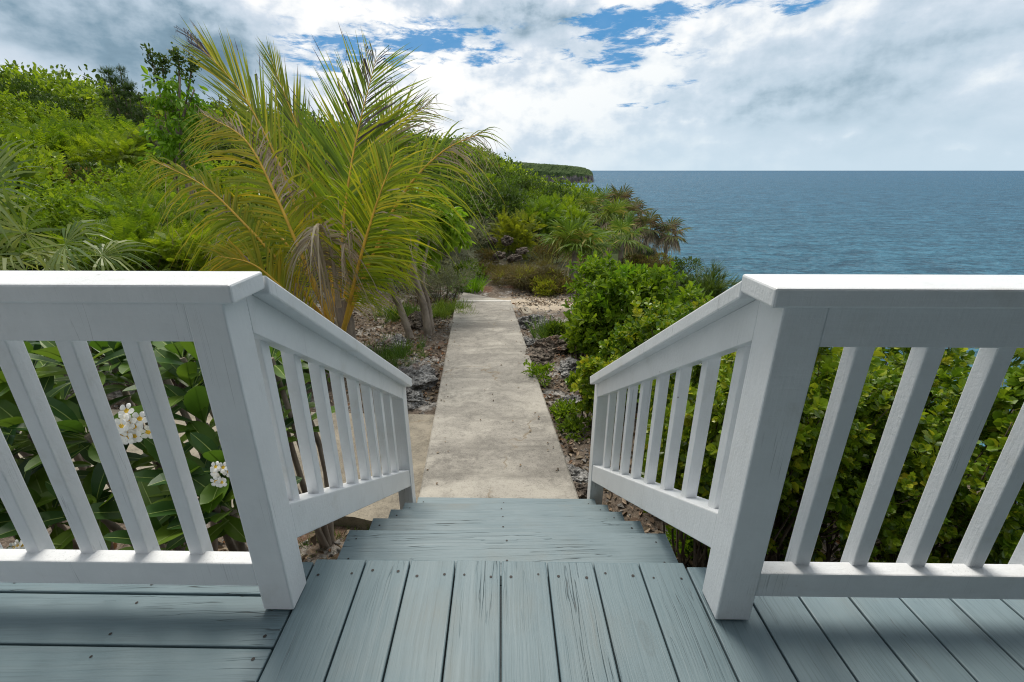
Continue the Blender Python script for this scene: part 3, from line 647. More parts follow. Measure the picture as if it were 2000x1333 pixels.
# large fan palm right of the clearing
def cliff_palm(px, py, Y, label, R, mat, seed, n=13, dead=5, lift=.3, lo=-.25, group='fan palms along the cliff edge'):
    p = at(px, py, Y); z = gz(p[0], p[1]); th = max(.25, p[2]-z-lift)
    return fan_palm(label, (p[0], p[1], z), rosette(n, R*.75, R, seed, lo), mat, th, group, seed, dead, R, 26)
cliff_palm(1122, 482, 11.6, 'largest fan palm with green upright leaves right of the sandy clearing', .66, 'fan', 11, 15, 2, .1, lo=.25)
cliff_palm(1215, 462, 12.2, 'low fan palm half hidden behind the top of the bright shrub', .5, 'fan', 12, 9, 2, .1)
for q, (px, py, Y, R, lab, dd) in enumerate([(1305, 452, 15.6, .5, 'outermost fan palm with brown skirt at the cliff edge against the sea', 8), (1264, 440, 15.8, .52, 'brown tipped fan palm next to the outermost one at the cliff edge', 7),
        (1236, 414, 18, .6, 'fan palm with dry brown leaves midway up the cliff edge row', 7), (1200, 420, 17, .6, 'green fan palm just above the largest fan palm', 4), (1212, 394, 22, .7, 'dark spiky fan palm standing out against the sea near the top of the cliff row', 5),
        (1180, 392, 25, .7, 'fan palm below the far headland at the top of the cliff row', 3), (1152, 404, 23, .7, 'green fan palm at the inland side of the top of the cliff row', 2)]):
    cliff_palm(px, py, Y, lab, R, 'fan_b' if dd > 4 else 'fan', 30+q, 11, dd, .15)
cliff_palm(2040, 705, 3.6, 'fan palm leaf tips at the far right behind the deck railing', .4, 'fan', 51, 8, 1, .1)

# --- coconut palm
PB = np.array([at(672, 640, 6.3)[0], 6.3, 0.]); PB[2] = gz(PB[0], PB[1])
palm = thing('coconut_palm', 'young coconut palm with arching yellow green fronds beside the steps', 'palm', PB)
g = G(); g.tube(bez([(0, 0, -.2), (.02, .02, .35), (0, 0, .75)], 8), [.16, .15, .14, .13, .13, .12, .10, .07], 10); g.build('trunk', M['bark'], palm, True)
def frond(pts, Ll, wl, seed, n=64, mat='coco', droop=.35, side=None, dry_from=1.1, dry_to=1.2, drymat='drypalm', ang=(1.0, .45), vee=.45, start=.22, drysides=(1, -1), dryp=.9, rr=.027, curl=0.):
    """pts: photo pixels + forward distance from base to tip; leaflets in two rows along the rib"""
    r = np.random.RandomState(seed); P = np.array([at(*p) for p in pts])-PB; c = bez(P, 90)
    seg = np.linalg.norm(np.diff(c, axis=0), axis=1); s = np.concatenate([[0], np.cumsum(seg)]); tot = s[-1]
    T = nrm(np.gradient(c, axis=0))
    fr = bpy.data.objects.new('frond', None)
    g = G(); g.tube(c, np.interp(np.linspace(0, 1, 90), [0, .15, .6, 1], [rr*1.5, rr, rr*.5, rr*.12]), 6)
    f = g.build('frond', M['rib'], palm, True); bpy.data.objects.remove(fr)
    gl = G(); gd = G()
    for i in range(n):
        u = start+(1-start)*(i/(n-1))**.96
        for sd in (1, -1):
            uu = min(1, u+r.uniform(-.008, .008)); q = np.interp(uu*tot, s, np.arange(90)); a = int(min(88, q)); fr_ = q-a
            p = c[a]*(1-fr_)+c[a+1]*fr_; t = T[a]
            b = np.cross(t, (0, 0, 1.)) if side is None else np.array(side, float); b = b-t*(b@t); b /= np.linalg.norm(b)+1e-9
            nn = np.cross(b, t); nn = nn if (side is not None or nn[2] > 0) else -nn
            if r.rand() < .07: continue
            v = (u-start)/(1-start); prof = (math.sin(PI*min(1, v*.82+.12)))**.75
            L = Ll*prof*r.uniform(.68, 1.14)+.06; an = ang[0]+(ang[1]-ang[0])*v+r.normal()*.055
            d = t*math.cos(an)+b*sd*math.sin(an)+nn*(vee+r.normal()*.07)*math.sin(an)*.8; d /= np.linalg.norm(d)
            dry = (dry_from <= v <= dry_to and sd in drysides and r.rand() < dryp) or r.rand() < .035
            dp = droop*r.uniform(.5, 1.5)*(2.2 if dry else 1.); wv = nrm(np.cross(d, nn)+r.normal(size=3)*.25); V = []
            kink = r.uniform(.35, .7) if dry else (r.uniform(.6, .85) if r.rand() < .10 else 9)
            for w_ in (0., .12, .35, .6, .82, 1.):
                x = d*L*w_+np.array([0, 0, -dp*L*w_*w_*.9])
                if w_ > kink: x = d*L*kink+np.array([0, 0, -dp*L*kink*kink*.9])+np.array([r.normal()*.02, r.normal()*.02, -L*(w_-kink)*.9])
                ww = wl*L/Ll*(.55 if w_ == 0 else (1. if w_ < .4 else 1-((w_-.4)/.6)**1.3*.96))*(.75 if dry else 1)
                V += [p+x-wv*ww*.5, p+x+wv*ww*.5]
            few = dry_from > 1; own = dry and not few; q5 = [(2*e, 2*e+1, 2*e+3, 2*e+2) for e in range(5)]; tip = r.rand() < .4
            gl.add(V, q5, 1 if dry else [0, 0, 0, 0, 1 if tip else 0])
    gl.build('leaflets', [M[mat], M[drymat]], f)
    return f
F = [
 # tall ones reaching into the sky
 dict(pts=[(655, 620, 6.3), (600, 470, 6.5), (545, 320, 6.8), (470, 180, 7.0), (368, 68, 7.1)], Ll=.95, wl=0.024, seed=1, droop=.10, ang=(.62, .22), vee=.5, dry_from=.86, dry_to=1, drymat='burnt', side=(.75, .25, .45)),
 dict(pts=[(660, 620, 6.4), (630, 450, 6.9), (590, 280, 7.3), (528, 112, 7.5)], Ll=.85, wl=0.023, seed=2, droop=.06, ang=(.5, .18), vee=.3, side=(.8, .5, .2)),
 dict(pts=[(662, 640, 6.3), (668, 470, 6.35), (690, 300, 6.5), (735, 112, 6.7)], Ll=1.25, wl=0.028, seed=3, n=78, droop=.14, ang=(.82, .5), vee=.15, side=(1., .1, -.12), dry_from=.60, dry_to=1, drymat='burnt', dryp=.42),
 dict(pts=[(668, 630, 6.4), (715, 420, 6.7), (765, 260, 7.0), (840, 203, 7.1)], Ll=1.0, wl=0.025, seed=4, droop=.25, ang=(.8, .4), vee=.25, side=(.9, -.1, -.5), dry_from=.6, dry_to=1, drymat='drypalm', dryp=.55),
 # right
 dict(pts=[(672, 640, 6.2), (720, 520, 6.15), (780, 390, 6.1), (860, 300, 6.1), (945, 258, 6.1)], Ll=1.0, wl=0.025, seed=5, n=80, droop=.9, ang=(.95, .4), vee=.1, side=(.8, -.3, -.75), dry_from=.72, dry_to=1, dryp=.6),
 dict(pts=[(668, 660, 6.1), (700, 520, 5.75), (735, 400, 5.6), (772, 300, 5.65)], Ll=1.05, wl=0.027, seed=6, n=70, droop=.45, ang=(1.0, .5), vee=.1, side=(1., -.15, -.2), mat='coco', dry_from=.0, dry_to=.5, drysides=(-1,), dryp=.55),
 dict(pts=[(668, 640, 6.4), (735, 500, 6.5), (790, 420, 6.6), (835, 415, 6.6)], Ll=.7, wl=0.024, seed=7, droop=.7, ang=(1.0, .5), vee=.0, side=(.6, -.4, -.7)),
 dict(pts=[(668, 640, 6.4), (705, 540, 6.2), (745, 480, 6.1), (790, 490, 6.0)], Ll=.55, wl=0.023, seed=17, droop=.8, ang=(1.0, .5), vee=.0, side=(.6, -.4, -.7)),
 # left
 dict(pts=[(645, 640, 6.3), (560, 530, 6.1), (480, 440, 6.0), (400, 365, 6.0), (296, 312, 6.0)], Ll=.80, wl=0.024, seed=8, n=80, droop=1.0, ang=(1.15, .35), vee=.0, side=(.65, .3, .75), mat='coco_y', dry_from=.55, dry_to=.9, drysides=(-1, 1), dryp=.2),
 dict(pts=[(650, 630, 6.2), (590, 500, 6.1), (540, 385, 6.1), (480, 275, 6.2), (395, 222, 6.3)], Ll=1.05, wl=0.025, seed=9, n=78, droop=.55, ang=(1.05, .5), vee=.0, side=(.75, .1, .6), mat='coco_y', dry_from=.35, dry_to=1, drysides=(1,), dryp=.8),
 dict(pts=[(650, 640, 6.4), (590, 520, 6.6), (510, 430, 6.9), (425, 430, 7.0)], Ll=.95, wl=0.024, seed=10, n=60, droop=.4, ang=(1.0, .5), vee=.0, side=(.6, .3, .8)),
 dict(pts=[(650, 650, 6.2), (580, 590, 6.0), (500, 520, 5.9), (425, 500, 5.8)], Ll=.85, wl=0.024, seed=11, n=60, droop=.5, ang=(1.0, .5), vee=.0, side=(.5, .3, .8), mat='coco_y'),
 dict(pts=[(664, 640, 6.5), (690, 480, 6.9), (720, 340, 7.2), (765, 215, 7.3)], Ll=1.1, wl=0.027, seed=13, n=66, droop=.15, ang=(.85, .4), vee=.1, side=(1., 0, -.3)),
]
for f in F:
    f['n'] = int(f.get('n', 64)*1.5); frond(**f)
# brown collapsed frond hanging down the middle
fd = frond([(662, 600, 6.0), (648, 500, 5.85), (626, 440, 5.75), (596, 490, 5.65)], .72, .026, 31, 70, 'drypalm', 1.6, (1, -.2, 0), 2, 3, ang=(1.2, .8), vee=0)
fd.name = 'dead_frond'; fd.data.materials[0] = M['drypalm']
# --- bare trunks with lime crown right of the palm
tb = np.array([*atz(825, 657, -1.33)[:2], 0]); tb[2] = gz(tb[0], tb[1])
tree = thing('gumbo_tree', 'small tree with three bare grey trunks and drooping lime green leaves beside the path', 'tree', tb)
for pts, r in [([(806, 664, 6.55), (785, 610, 6.65), (762, 550, 6.8), (770, 480, 7.1), (800, 420, 7.5)], .050), ([(838, 660, 6.75), (828, 600, 6.8), (808, 530, 6.9), (815, 470, 7.3), (835, 415, 7.8)], .058), ([(846, 660, 6.85), (838, 600, 6.9), (826, 542, 7.0), (838, 470, 7.5), (860, 420, 8.0)], .036)]:
    P = np.array([at(*q) for q in pts])-tb; P[0, 2] -= .1
    g = G(); c = bez(P, 14); g.tube(c, np.interp(np.arange(14), [0, 1, 4, 13], [r*1.5, r*1.12, r, r*.35]), 9); g.build('trunk', M['bark'], tree, True)
r = np.random.RandomState(81); bl = []
for px, py, Y, w in [(835, 410, 7.9, .42), (870, 440, 8.0, .4), (845, 460, 7.8, .42), (815, 430, 7.6, .38), (830, 500, 7.8, .32), (885, 470, 8.1, .24)]:
    p = at(px, py, Y)-tb; bl.append((*p, w, w, w*.85))
cl = clumps(r, bl, 120, .5, 1.); g = G(); foliage(g, r, cl, .13, 22, T_OVAL, .13, .9, 0.); g.build('crown', M['lime'], tree)

# --- shrubs beyond the path end
def far_shrub(px, toppy, Y, w, lab, tmpl, L, mat, seed, ncl=90, per=22, name='scrub_shrub', **kw):
    h = max(.4, hgt(px, toppy, Y)); return shrub(name, lab, 'shrub', place(px, toppy, Y), B(w, h, seed=seed), ncl, .16*max(.7, (w*h)**.5/1.1), per, tmpl, L, mat, seed, **kw)
far_shrub(850, 492, 9.2, 1.5, 'grey green fine leaved shrub left of the path end', T_SLIM, .06, 'grey', 101, 150, 34)
far_shrub(905, 430, 13.5, 1.6, 'pale grey shrub behind the one at the path end', T_SLIM, .08, 'grey', 102, 110, 30)
far_shrub(965, 412, 16.5, 1.9, 'grey shrub with bare twigs above the rock pile', T_SLIM, .1, 'grey', 103, 110, 26)
far_shrub(1005, 420, 15, 1.3, 'yellow green feathery shrub above the rock pile', T_PIN, .30, 'yellowg', 104, 60, 12)
far_shrub(1045, 395, 18, 2.2, 'green feathery shrub behind the largest fan palm', T_PIN, .34, 'feather', 105, 80, 13)
far_shrub(1105, 402, 19.5, 2.2, 'green feathery shrub inland of the cliff palms', T_PIN, .34, 'feather', 106, 80, 13)
far_shrub(960, 530, 11.5, 1.2, 'low olive brown scrub in front of the rock pile', T_SLIM, .07, 'olive', 107, 90, 26)
far_shrub(1030, 515, 10.9, 1.5, 'brown twiggy scrub behind the sandy clearing', T_TWIG, .28, 'olive', 108, 130, 14, extra=('yellowg', .15))
far_shrub(1085, 530, 10.2, 1.3, 'olive scrub with yellow green tips at the right of the clearing', T_SLIM, .08, 'olive', 109, 110, 30, extra=('yellowg', .3))
far_shrub(1068, 560, 9.9, .7, 'small yellow green shrub at the edge of the sandy clearing', T_SLIM, .07, 'yellowg', 110, 60, 26)
far_shrub(905, 505, 11.2, 1.1, 'low mid green shrub beside the bright grass tuft', T_OVAL, .07, 'mid', 111, 70, 22)
far_shrub(880, 470, 12, 1.2, 'twiggy grey shrub under the dark trees', T_TWIG, .3, 'grey', 112, 100, 14)
far_shrub(1150, 440, 13.0, 1.4, 'bushy shrub between the largest fan palm and the cliff palms', T_SLIM, .1, 'feather', 113, 80, 24)
far_shrub(1075, 450, 13.8, 1.3, 'olive shrub left of the largest fan palm', T_SLIM, .09, 'olive', 114, 90, 24)
far_shrub(945, 480, 13.5, 1.0, 'grey brown scrub growing among the piled rocks', T_SLIM, .08, 'olive', 115, 80, 22)
far_shrub(1320, 498, 12.5, 1.3, 'dark shrub on the cliff edge under the outermost fan palm', T_SLIM, .09, 'dark', 116, 90, 24)
far_shrub(1265, 490, 12, 1.3, 'olive shrub on the cliff edge between the fan palms and the bright shrub', T_SLIM, .09, 'olive', 117, 90, 24, extra=('feather', .3))
far_shrub(1360, 530, 8.2, 1.1, 'fine leaved dark shrub at the cliff edge beside the wispy shrub', T_SLIM, .07, 'dark', 118, 90, 24)
for q_, (px_, ty_, Y_, w_, lab_) in enumerate([(560, 610, 5.0, 1.0, 'dark low shrub behind the concrete slab beside the palm base'), (440, 590, 5.0, 1.3, 'dark low shrub behind the concrete slab, middle one of the five'), (310, 570, 5.0, 1.3, 'dark low shrub behind the concrete slab left of the middle one'), (180, 560, 4.9, 1.3, 'dark low shrub behind the slab and the flowering frangipani'), (40, 550, 4.9, 1.4, 'dark low shrub behind the slab at the far left')]):
    far_shrub(px_, ty_, Y_, w_, lab_, T_OVAL, .08, 'dark', 130+q_, 70, 22)
# tufts and weeds
def tuft(px, py, lab, mat, h, w, seed, z=None, cat='grass tuft', name='grass_tuft', n=60):
    p = atz(px, py, -1.22 if z is None else z); p[2] = gz(p[0], p[1]); r = np.random.RandomState(seed); g = G()
    pos = np.stack([r.normal(size=n)*w*.28, r.normal(size=n)*w*.28, np.zeros(n)-.02], -1); ax = np.stack([r.normal(size=n)*.45, r.normal(size=n)*.45, np.ones(n)], -1)
    inst(g, T_BLADE, pos, ax, r.normal(size=(n, 3)), h*r.uniform(.6, 1.2, n)); o = g.build(name, M[mat]); o.location = p; tag(o, lab, cat); return o
tuft(912, 572, 'bright green grass tuft at the left of the path end', 'lime', .42, .6, 1, -1.48)
tuft(870, 612, 'low green grassy tuft against the left edge of the path near its end', 'grass', .26, .75, 2, -1.34, n=120)
tuft(760, 695, 'dark green mat of fine grass in front of the bare trunks', 'grass', .22, .8, 3, n=150)
tuft(1074, 650, 'spiky green grass tuft on the rocks right of the path', 'grass', .34, .35, 4, n=40)
tuft(640, 1075, 'mossy grass tuft on the ground left of the top step', 'grass', .10, .5, 5, -1.3, n=120)
tuft(780, 620, 'dark grass tuft behind the leaning bare trunk', 'grass', .3, .6, 6, -1.3, n=90)
def weed(px, py, lab, w, h, seed, mat='bright', L=.05):
    p = atz(px, py, -1.25); p[2] = gz(p[0], p[1])-.03
    return shrub('weed', lab, 'weed', p, B(w, h, seed=seed), 26, .09, 13, T_OVAL, L, mat, seed, nst=6, sr=.005)
weed(1050, 745, 'leafy green weed against the right edge of the path', .32, .30, 201)
weed(1100, 810, 'small weed in the leaf litter right of the path', .28, .14, 202)
weed(1125, 845, 'low creeping weed near the foot of the right stair railing', .34, .12, 203, 'mid')
weed(1335, 1085, 'bright green seedling under the right stair railing beside the steps', .2, .14, 204, 'lime')
weed(1085, 655, 'thin leaved seedling beside the spiky grass tuft', .3, .28, 205, 'mid', .07)
weed(1130, 690, 'glossy seedling under the low round leaved shrub', .26, .24, 206, 'mid', .07)

# --- frangipani behind the left railing
T_PL = None
def plum_leaf(g, p, ax, no, L, W, rnd):
    ax = nrm(np.array(ax)); no = np.array(no); no = nrm(no-ax*(no@ax)); b = np.cross(no, ax); V = []; Vr = []
    us = (0, .1, .25, .45, .65, .82, .94, 1.); wid = (.05, .14, .5, .86, 1., .84, .45, .04); bend = rnd.uniform(.05, .35)
    for u, w in zip(us, wid):
        c = np.array(p)+ax*L*u-no*bend*L*u*u; ww = W*.5*w; up = no*ww*.28
        V += [c-b*ww+up, c, c+b*ww+up]; rw = .0024*(1.3-u); Vr += [c-b*rw+no*.0015, c+b*rw+no*.0015]
    F = []
    for e in range(7): F += [(3*e, 3*e+1, 3*e+4, 3*e+3), (3*e+1, 3*e+2, 3*e+5, 3*e+4)]
    g.add(V, F, 0); g.add(Vr, [(2*e, 2*e+1, 2*e+3, 2*e+2) for e in range(7)], 1)
def flower(par, p, no, r, rnd):
    no = nrm(np.array(no, float)); a = nrm(np.cross(no, (0.3, .2, .9))); b = np.cross(no, a); g = G(); ph = rnd.uniform(0, 6)
    for q in range(5):
        th = ph+q*2*PI/5; d = a*math.cos(th)+b*math.sin(th); s = -a*math.sin(th)+b*math.cos(th); V = []
        for u, w, h in ((0, .05, 0), (.28, .20, .10), (.6, .37, .2), (.85, .33, .2), (1, .12, .15)):
            c = np.array(p)+d*r*u+no*r*h; V += [c-s*r*w+no*r*.05, c+s*r*w-no*r*.05]
        g.add(V, [(0, 1, 3, 2)], 1); g.add(V, [(2, 3, 5, 4), (4, 5, 7, 6), (6, 7, 9, 8)], 0)
    return g.build('flower', [M['petal'], M['petal_y']], par)
def frangipani(lab, base, tips, seed, flowers=()):
    rnd = random.Random(seed); base = np.array(base); t = thing('frangipani', lab, 'shrub', base, 0, 'frangipani shrubs behind the left railing')
    for tip in tips:
        e = np.array(tip[:3])-base; n = tip[3] if len(tip) > 3 else 13; d0 = nrm(e*np.array([.4, .4, 1.])+np.array([0, -.15, .25]))
        g = G(); mid = e*.55+np.array([rnd.uniform(-.1, .1), rnd.uniform(-.05, .1), -.1]); g.tube(bez([(rnd.uniform(-.05, .05), 0, -.1), mid, e], 8), np.linspace(.022, .014, 8), 6); br = g.build('branch', M['bark'], t, True)
        g = G(); u = nrm(np.cross(d0, (0.2, 1, .1))); w = np.cross(d0, u)
        for q in range(n):
            th = q*2.4+rnd.uniform(-.3, .3); fl = q/n; el = 1.25-1.35*fl**.8+rnd.uniform(-.15, .15) if n > 4 else .3
            ax = d0*math.sin(el)+(u*math.cos(th)+w*math.sin(th))*math.cos(el); L = rnd.uniform(.17, .27)*(.75+.4*math.sin(PI*min(1, fl+.2)))
            no = d0*math.cos(el)-(u*math.cos(th)+w*math.sin(th))*math.sin(el)
            plum_leaf(g, e-d0*.06*fl+ax*.015, ax, no, L, L*rnd.uniform(.31, .38), rnd)
        g.build('leaf_cluster', [M['plum'], M['vein']], br)
    for (p, n, r, spread) in flowers:
        p = np.array(p)-base; head = G(); head.tube([p+(0, .12, -.12), p+(0, .03, -.01)], [.006, .005], 5); hd = head.build('flower_head', M['vein'], t)
        for q in range(n):
            o = nrm(np.array([rnd.gauss(0, 1), -abs(rnd.gauss(0, .9))-.2, rnd.gauss(.1, .9)])); flower(hd, p+o*spread*rnd.uniform(.6, 1.1), o*.45+np.array([0, -1., .3]), r, rnd)
    return t
def fb(x, y): return (x, y, gz(x, y))
frangipani('frangipani with a round head of white flowers behind the left railing', fb(-1.75, 2.05), [at(150, 720, 1.9), at(265, 750, 2.15), at(215, 700, 2.2), at(170, 850, 1.75), at(310, 900, 2.0), at(120, 790, 2.1), at(300, 690, 2.15), at(225, 930, 1.9), at(185, 1000, 1.6), at(320, 1000, 1.65)], 3, [(at(265, 822, 1.30), 16, .025, .058)])
frangipani('frangipani with a small half hidden flower head beside the left deck post', fb(-1.25, 1.9), [at(375, 760, 1.85), at(400, 830, 1.75), at(355, 700, 2.0), at(405, 720, 1.9), at(440, 915, 1.6), at(385, 950, 1.6), at(420, 990, 1.5), at(330, 1060, 1.45), at(455, 1000, 1.5)], 4, [(at(440, 925, 1.28), 8, .019, .036)])
frangipani('frangipani at the far left behind the left railing', fb(-2.5, 2.2), [at(60, 730, 2.0), at(20, 760, 1.9), at(60, 850, 1.75), at(20, 880, 1.8), at(90, 900, 1.9), at(-40, 800, 2.), at(30, 1000, 1.6), at(-20, 960, 1.6), at(100, 1010, 1.6), at(-80, 720, 2.2), at(70, 690, 2.3)], 5, [(at(42, 1067, 1.3), 3, .02, .02)])
frangipani('frangipani with dark leaves seen through the left stair railing', fb(-1.15, 2.35), [at(560, 720, 2.5), at(545, 790, 2.4), at(585, 830, 2.5), at(530, 700, 2.3), at(520, 860, 2.2)], 6)

# --- rocks
def rock_mesh(seed, mat):
    r = random.Random(seed); import bmesh
    from mathutils import noise as mn
    bm = bmesh.new(); bmesh.ops.create_icosphere(bm, subdivisions=5, radius=1.); o = Vector((seed*7.3, seed*3.1, 0))
    for v in bm.verts:
        d = v.co.normalized(); a = mn.fractal(d*1.3+o, 1., 2., 5); b = mn.turbulence(d*3.5+o, 4, False); c = mn.turbulence(d*9+o, 3, False)
        f = 1+.35*a-.30*abs(b-.35)-.14*max(0, c-.35); v.co = d*f*Vector((1, 1, 1)).length/1.732; v.co.z *= .62
    me = bpy.data.meshes.new('rock'); bm.to_mesh(me); bm.free(); me.materials.append(M[mat])
    for p in me.polygons: p.use_smooth = False
    return me
RK = [rock_mesh(s, 'rock') for s in (1, 2, 3, 4)]+[rock_mesh(s, 'rock_brown') for s in (5, 6, 7)]
rk = random.Random(9)
def rock(px, py, Y, size, lab, kind=None, sink=.25):
    o = bpy.data.objects.new('rock', RK[rk.randrange(4) if kind is None else kind]); COL.objects.link(o)
    p = at(px, py, Y); z = gz(p[0], Y); o.location = (p[0], Y, z+size*(.30-sink)); o.rotation_euler = (rk.uniform(-.2, .2), rk.uniform(-.2, .2), rk.uniform(0, 6))
    o.scale = (size*rk.uniform(.85, 1.2), size*rk.uniform(.8, 1.1), size*rk.uniform(.8, 1.1)); return tag(o, lab, 'rock', 'weathered grey rocks')
rock(800, 735, 4.95, .33, 'largest grey pitted rock left of the path below the left stair railing', 0)
rock(790, 775, 4.5, .22, 'pitted rock at the edge of the concrete slab left of the path', 1)
rock(700, 640, 5.9, .25, 'grey rock behind the dark grass mat', 2)
rock(765, 650, 6.2, .22, 'pale rock at the foot of the leaning bare trunk', 3)
rock(730, 655, 5.9, .2, 'mossy rock between the palm and the bare trunks', 5)
rock(815, 625, 7.3, .28, 'dark rock behind the bare trunks', 4)
rock(745, 735, 5.2, .2, 'low rock just above the middle of the left stair rail', 6)
rock(1040, 632, 7.3, .27, 'rough grey rock at the right edge of the path near its end', 0)
rock(1060, 640, 7.0, .24, 'grey rock between the path and the spiky grass tuft', 1)
rock(1034, 660, 6.4, .15, 'small grey rock against the right edge of the path', 2)
rock(1085, 685, 6.0, .3, 'brown rock under the bright shrub right of the path', 4)
rock(1060, 700, 5.7, .22, 'rust stained rock right of the path', 5)
rock(1120, 720, 5.3, .22, 'pale rock beside the small low shrub', 3)
rock(1035, 710, 5.5, .16, 'brown rock above the leafy weed at the path edge', 6)
rock(1120, 905, 3.1, .15, 'grey rock beside the path near the right stair post', 1)
rock(1140, 935, 2.9, .13, 'brown rock at the foot of the right stair post', 5)
rock(1115, 780, 4.4, .14, 'pale flat rock in the litter right of the path', 0)
for q, (px, py, Y, s, lab) in enumerate([(975, 500, 13.2, .24, 'left dark rock of the pile beyond the path'), (1005, 505, 13.4, .26, 'right dark rock of the pile beyond the path'), (990, 470, 14, .26, 'upper rock of the pile beyond the path'), (960, 470, 14.2, .22, 'rust coloured rock at the upper left of the pile'), (1000, 525, 12.8, .2, 'pale rock at the foot of the pile beyond the path'), (1020, 490, 13.8, .22, 'rock at the right side of the pile beyond the path'), (955, 520, 12.9, .18, 'low rock at the left foot of the pile')]):
    p = at(px, py, Y); o = rock(px, py, Y, s*.85, lab, 4+q % 3); o.location.z = p[2]
rock(880, 572, 9.6, .16, 'white stone on the ground left of the path end', 3); rock(850, 575, 9.4, .14, 'white stone under the grey shrub', 0)
def block(px, py, z, sx, sy, sz, rz, lab):
    p = atz(px, py, z); g = G(); g.box(-sx/2, sx/2, -sy/2, sy/2, -.08, sz); o = g.build('concrete_block', M['slab'], bevel=.012); o.location = p; o.rotation_euler = (rad(3), rad(-2), rz); tag(o, lab, 'concrete block')
block(1028, 612, -1.40, .17, .36, .06, .25, 'pale broken concrete block lying at the right of the path end')
block(1044, 621, -1.40, .13, .16, .04, .5, 'smaller pale concrete piece beside the broken block')

# litter and chippings on the ground
def scatter_pts(n, r, x0, x1, y0, y1):
    x = r.uniform(x0, x1, n); y = y0+(y1-y0)*r.rand(n)**1.35
    pc = np.interp(y, [2.5, 8.6], [-.04, -.38]); ok = (np.abs(x-pc) > .60)&(~((x < -.4)&(y > 2.45)&(y < 4.2)))&(coast(y)-x > .3)
    x, y = x[ok], y[ok]; return np.stack([x, y, ground(x, y)], -1)
r = np.random.RandomState(5); P = scatter_pts(26000, r, -4.2, 3.6, 1.05, 10.5); n = len(P); g = G()
keep = fbm(P[:, 0]*1.2, P[:, 1]*1.2, 4) > .40; P = P[keep]; n = len(P)
P[:, 2] += .006+r.rand(n)*.02
inst(g, T_OVAL, P, np.stack([r.normal(size=n), r.normal(size=n), r.normal(size=n)*.25], -1), np.stack([r.normal(size=n)*.5, r.normal(size=n)*.5, np.ones(n)], -1), r.uniform(.025, .085, n))
nl = 90; yy = 2.7+5.6*r.rand(nl); tt_ = (yy-n0e[1])/(f0_[1]-n0e[1]); xl = n0e[0]+(f0_[0]-n0e[0])*tt_; xr = n1e[0]+(f1_[0]-n1e[0])*tt_; uu_ = r.rand(nl)**1.0; uu_ = np.where(r.rand(nl) < .6, np.where(r.rand(nl) < .5, uu_*.15, 1-uu_*.15), uu_)
zz_ = n0e[2]+(f0_[2]-n0e[2])*tt_+.008
inst(g, T_OVAL, np.stack([xl+(xr-xl)*uu_, yy, zz_], -1), np.stack([r.normal(size=nl), r.normal(size=nl), r.normal(size=nl)*.1], -1), np.stack([r.normal(size=nl)*.15, r.normal(size=nl)*.15, np.ones(nl)], -1), r.uniform(.012, .035, nl))
tag(g.build('leaf_litter', M['litter']), 'brown dead leaves strewn over the ground beside the path', 'leaf litter', kind='stuff')
P = scatter_pts(15000, r, -4.2, 3.6, 1.05, 12); n = len(P); g = G()
oct_ = np.array([(1, 0, 0), (0, 1, 0), (-1, 0, 0), (0, -1, 0), (.1, .1, .7), (0, 0, -.5)], float); of = np.array([(0, 1, 4), (1, 2, 4), (2, 3, 4), (3, 0, 4)])
inst(g, (oct_, of), P, np.stack([r.normal(size=n), r.normal(size=n), r.normal(size=n)*.3], -1), np.stack([r.normal(size=n)*.4, r.normal(size=n)*.4, np.ones(n)], -1), .008+.03*r.rand(n)**3.)
tag(g.build('gravel', M['gravel']), 'pale stone chippings scattered on the ground beside the path', 'gravel', kind='stuff')

# --- hillside: named trees and shrubs
def hshrub(px, toppy, Y, w, lab, tmpl, L, mat, seed, ncl=110, per=22, name='hillside_shrub', cat='shrub', cr=None, **kw):
    h = max(.6, hgt(px, toppy, Y)); return shrub(name, lab, cat, place(px, toppy, Y, -.15), B(w, h, seed=seed), ncl, cr or .15*(w*h)**.5, per, tmpl, L, mat, seed, sr=.03, nst=12, **kw)
hshrub(75, 300, 8.2, 2.6, 'bright green shrub above the left fan palm', T_ROSO, .085, 'bright', 301, 180, 6)
hshrub(200, 305, 9.6, 2.4, 'bright leafy shrub between the left fan palm and the feathery shrub', T_ROSO, .085, 'bright', 302, 160, 6)
hshrub(320, 330, 8.4, 2.0, 'feathery fern leaved shrub left of the coconut palm tips', T_PIN, .26, 'feather', 303, 110, 13)
hshrub(255, 400, 7.4, 1.6, 'feathery low shrub just above the left railing', T_PIN, .24, 'feather', 304, 90, 13)
hshrub(370, 410, 7.6, 1.5, 'feathery shrub under the lowest left palm frond', T_PIN, .24, 'feather', 305, 90, 13)
hshrub(450, 420, 8.3, 1.5, 'dark green shrub behind the lower left palm fronds', T_OVAL, .09, 'mid', 306, 100, 20)
hshrub(150, 420, 7.2, 1.5, 'shaded green shrub behind the left fan palm', T_OVAL, .08, 'mid', 307, 100, 22)
hshrub(110, 225, 15.5, 3.6, 'yellow green shrub high on the left slope', T_PIN, .36, 'feather', 308, 150, 12)
hshrub(-40, 260, 11, 3.0, 'bright shrub cut off by the left edge of the photo', T_OVAL, .12, 'bright', 309, 140, 22)
hshrub(215, 240, 14.5, 2.6, 'yellowish feathery shrub below the dark ironwood', T_PIN, .36, 'feather', 310, 110, 12)
hshrub(560, 400, 9.5, 2.0, 'green shrub hidden behind the coconut palm', T_OVAL, .1, 'mid', 311, 100, 20)
hshrub(470, 330, 11, 2.2, 'mid green shrub behind the left palm fronds', T_OVAL, .11, 'mid', 312, 110, 20)
hshrub(760, 420, 10.5, 1.8, 'dark shrub behind the palm and the bare trunks', T_OVAL, .1, 'dark', 313, 100, 20)
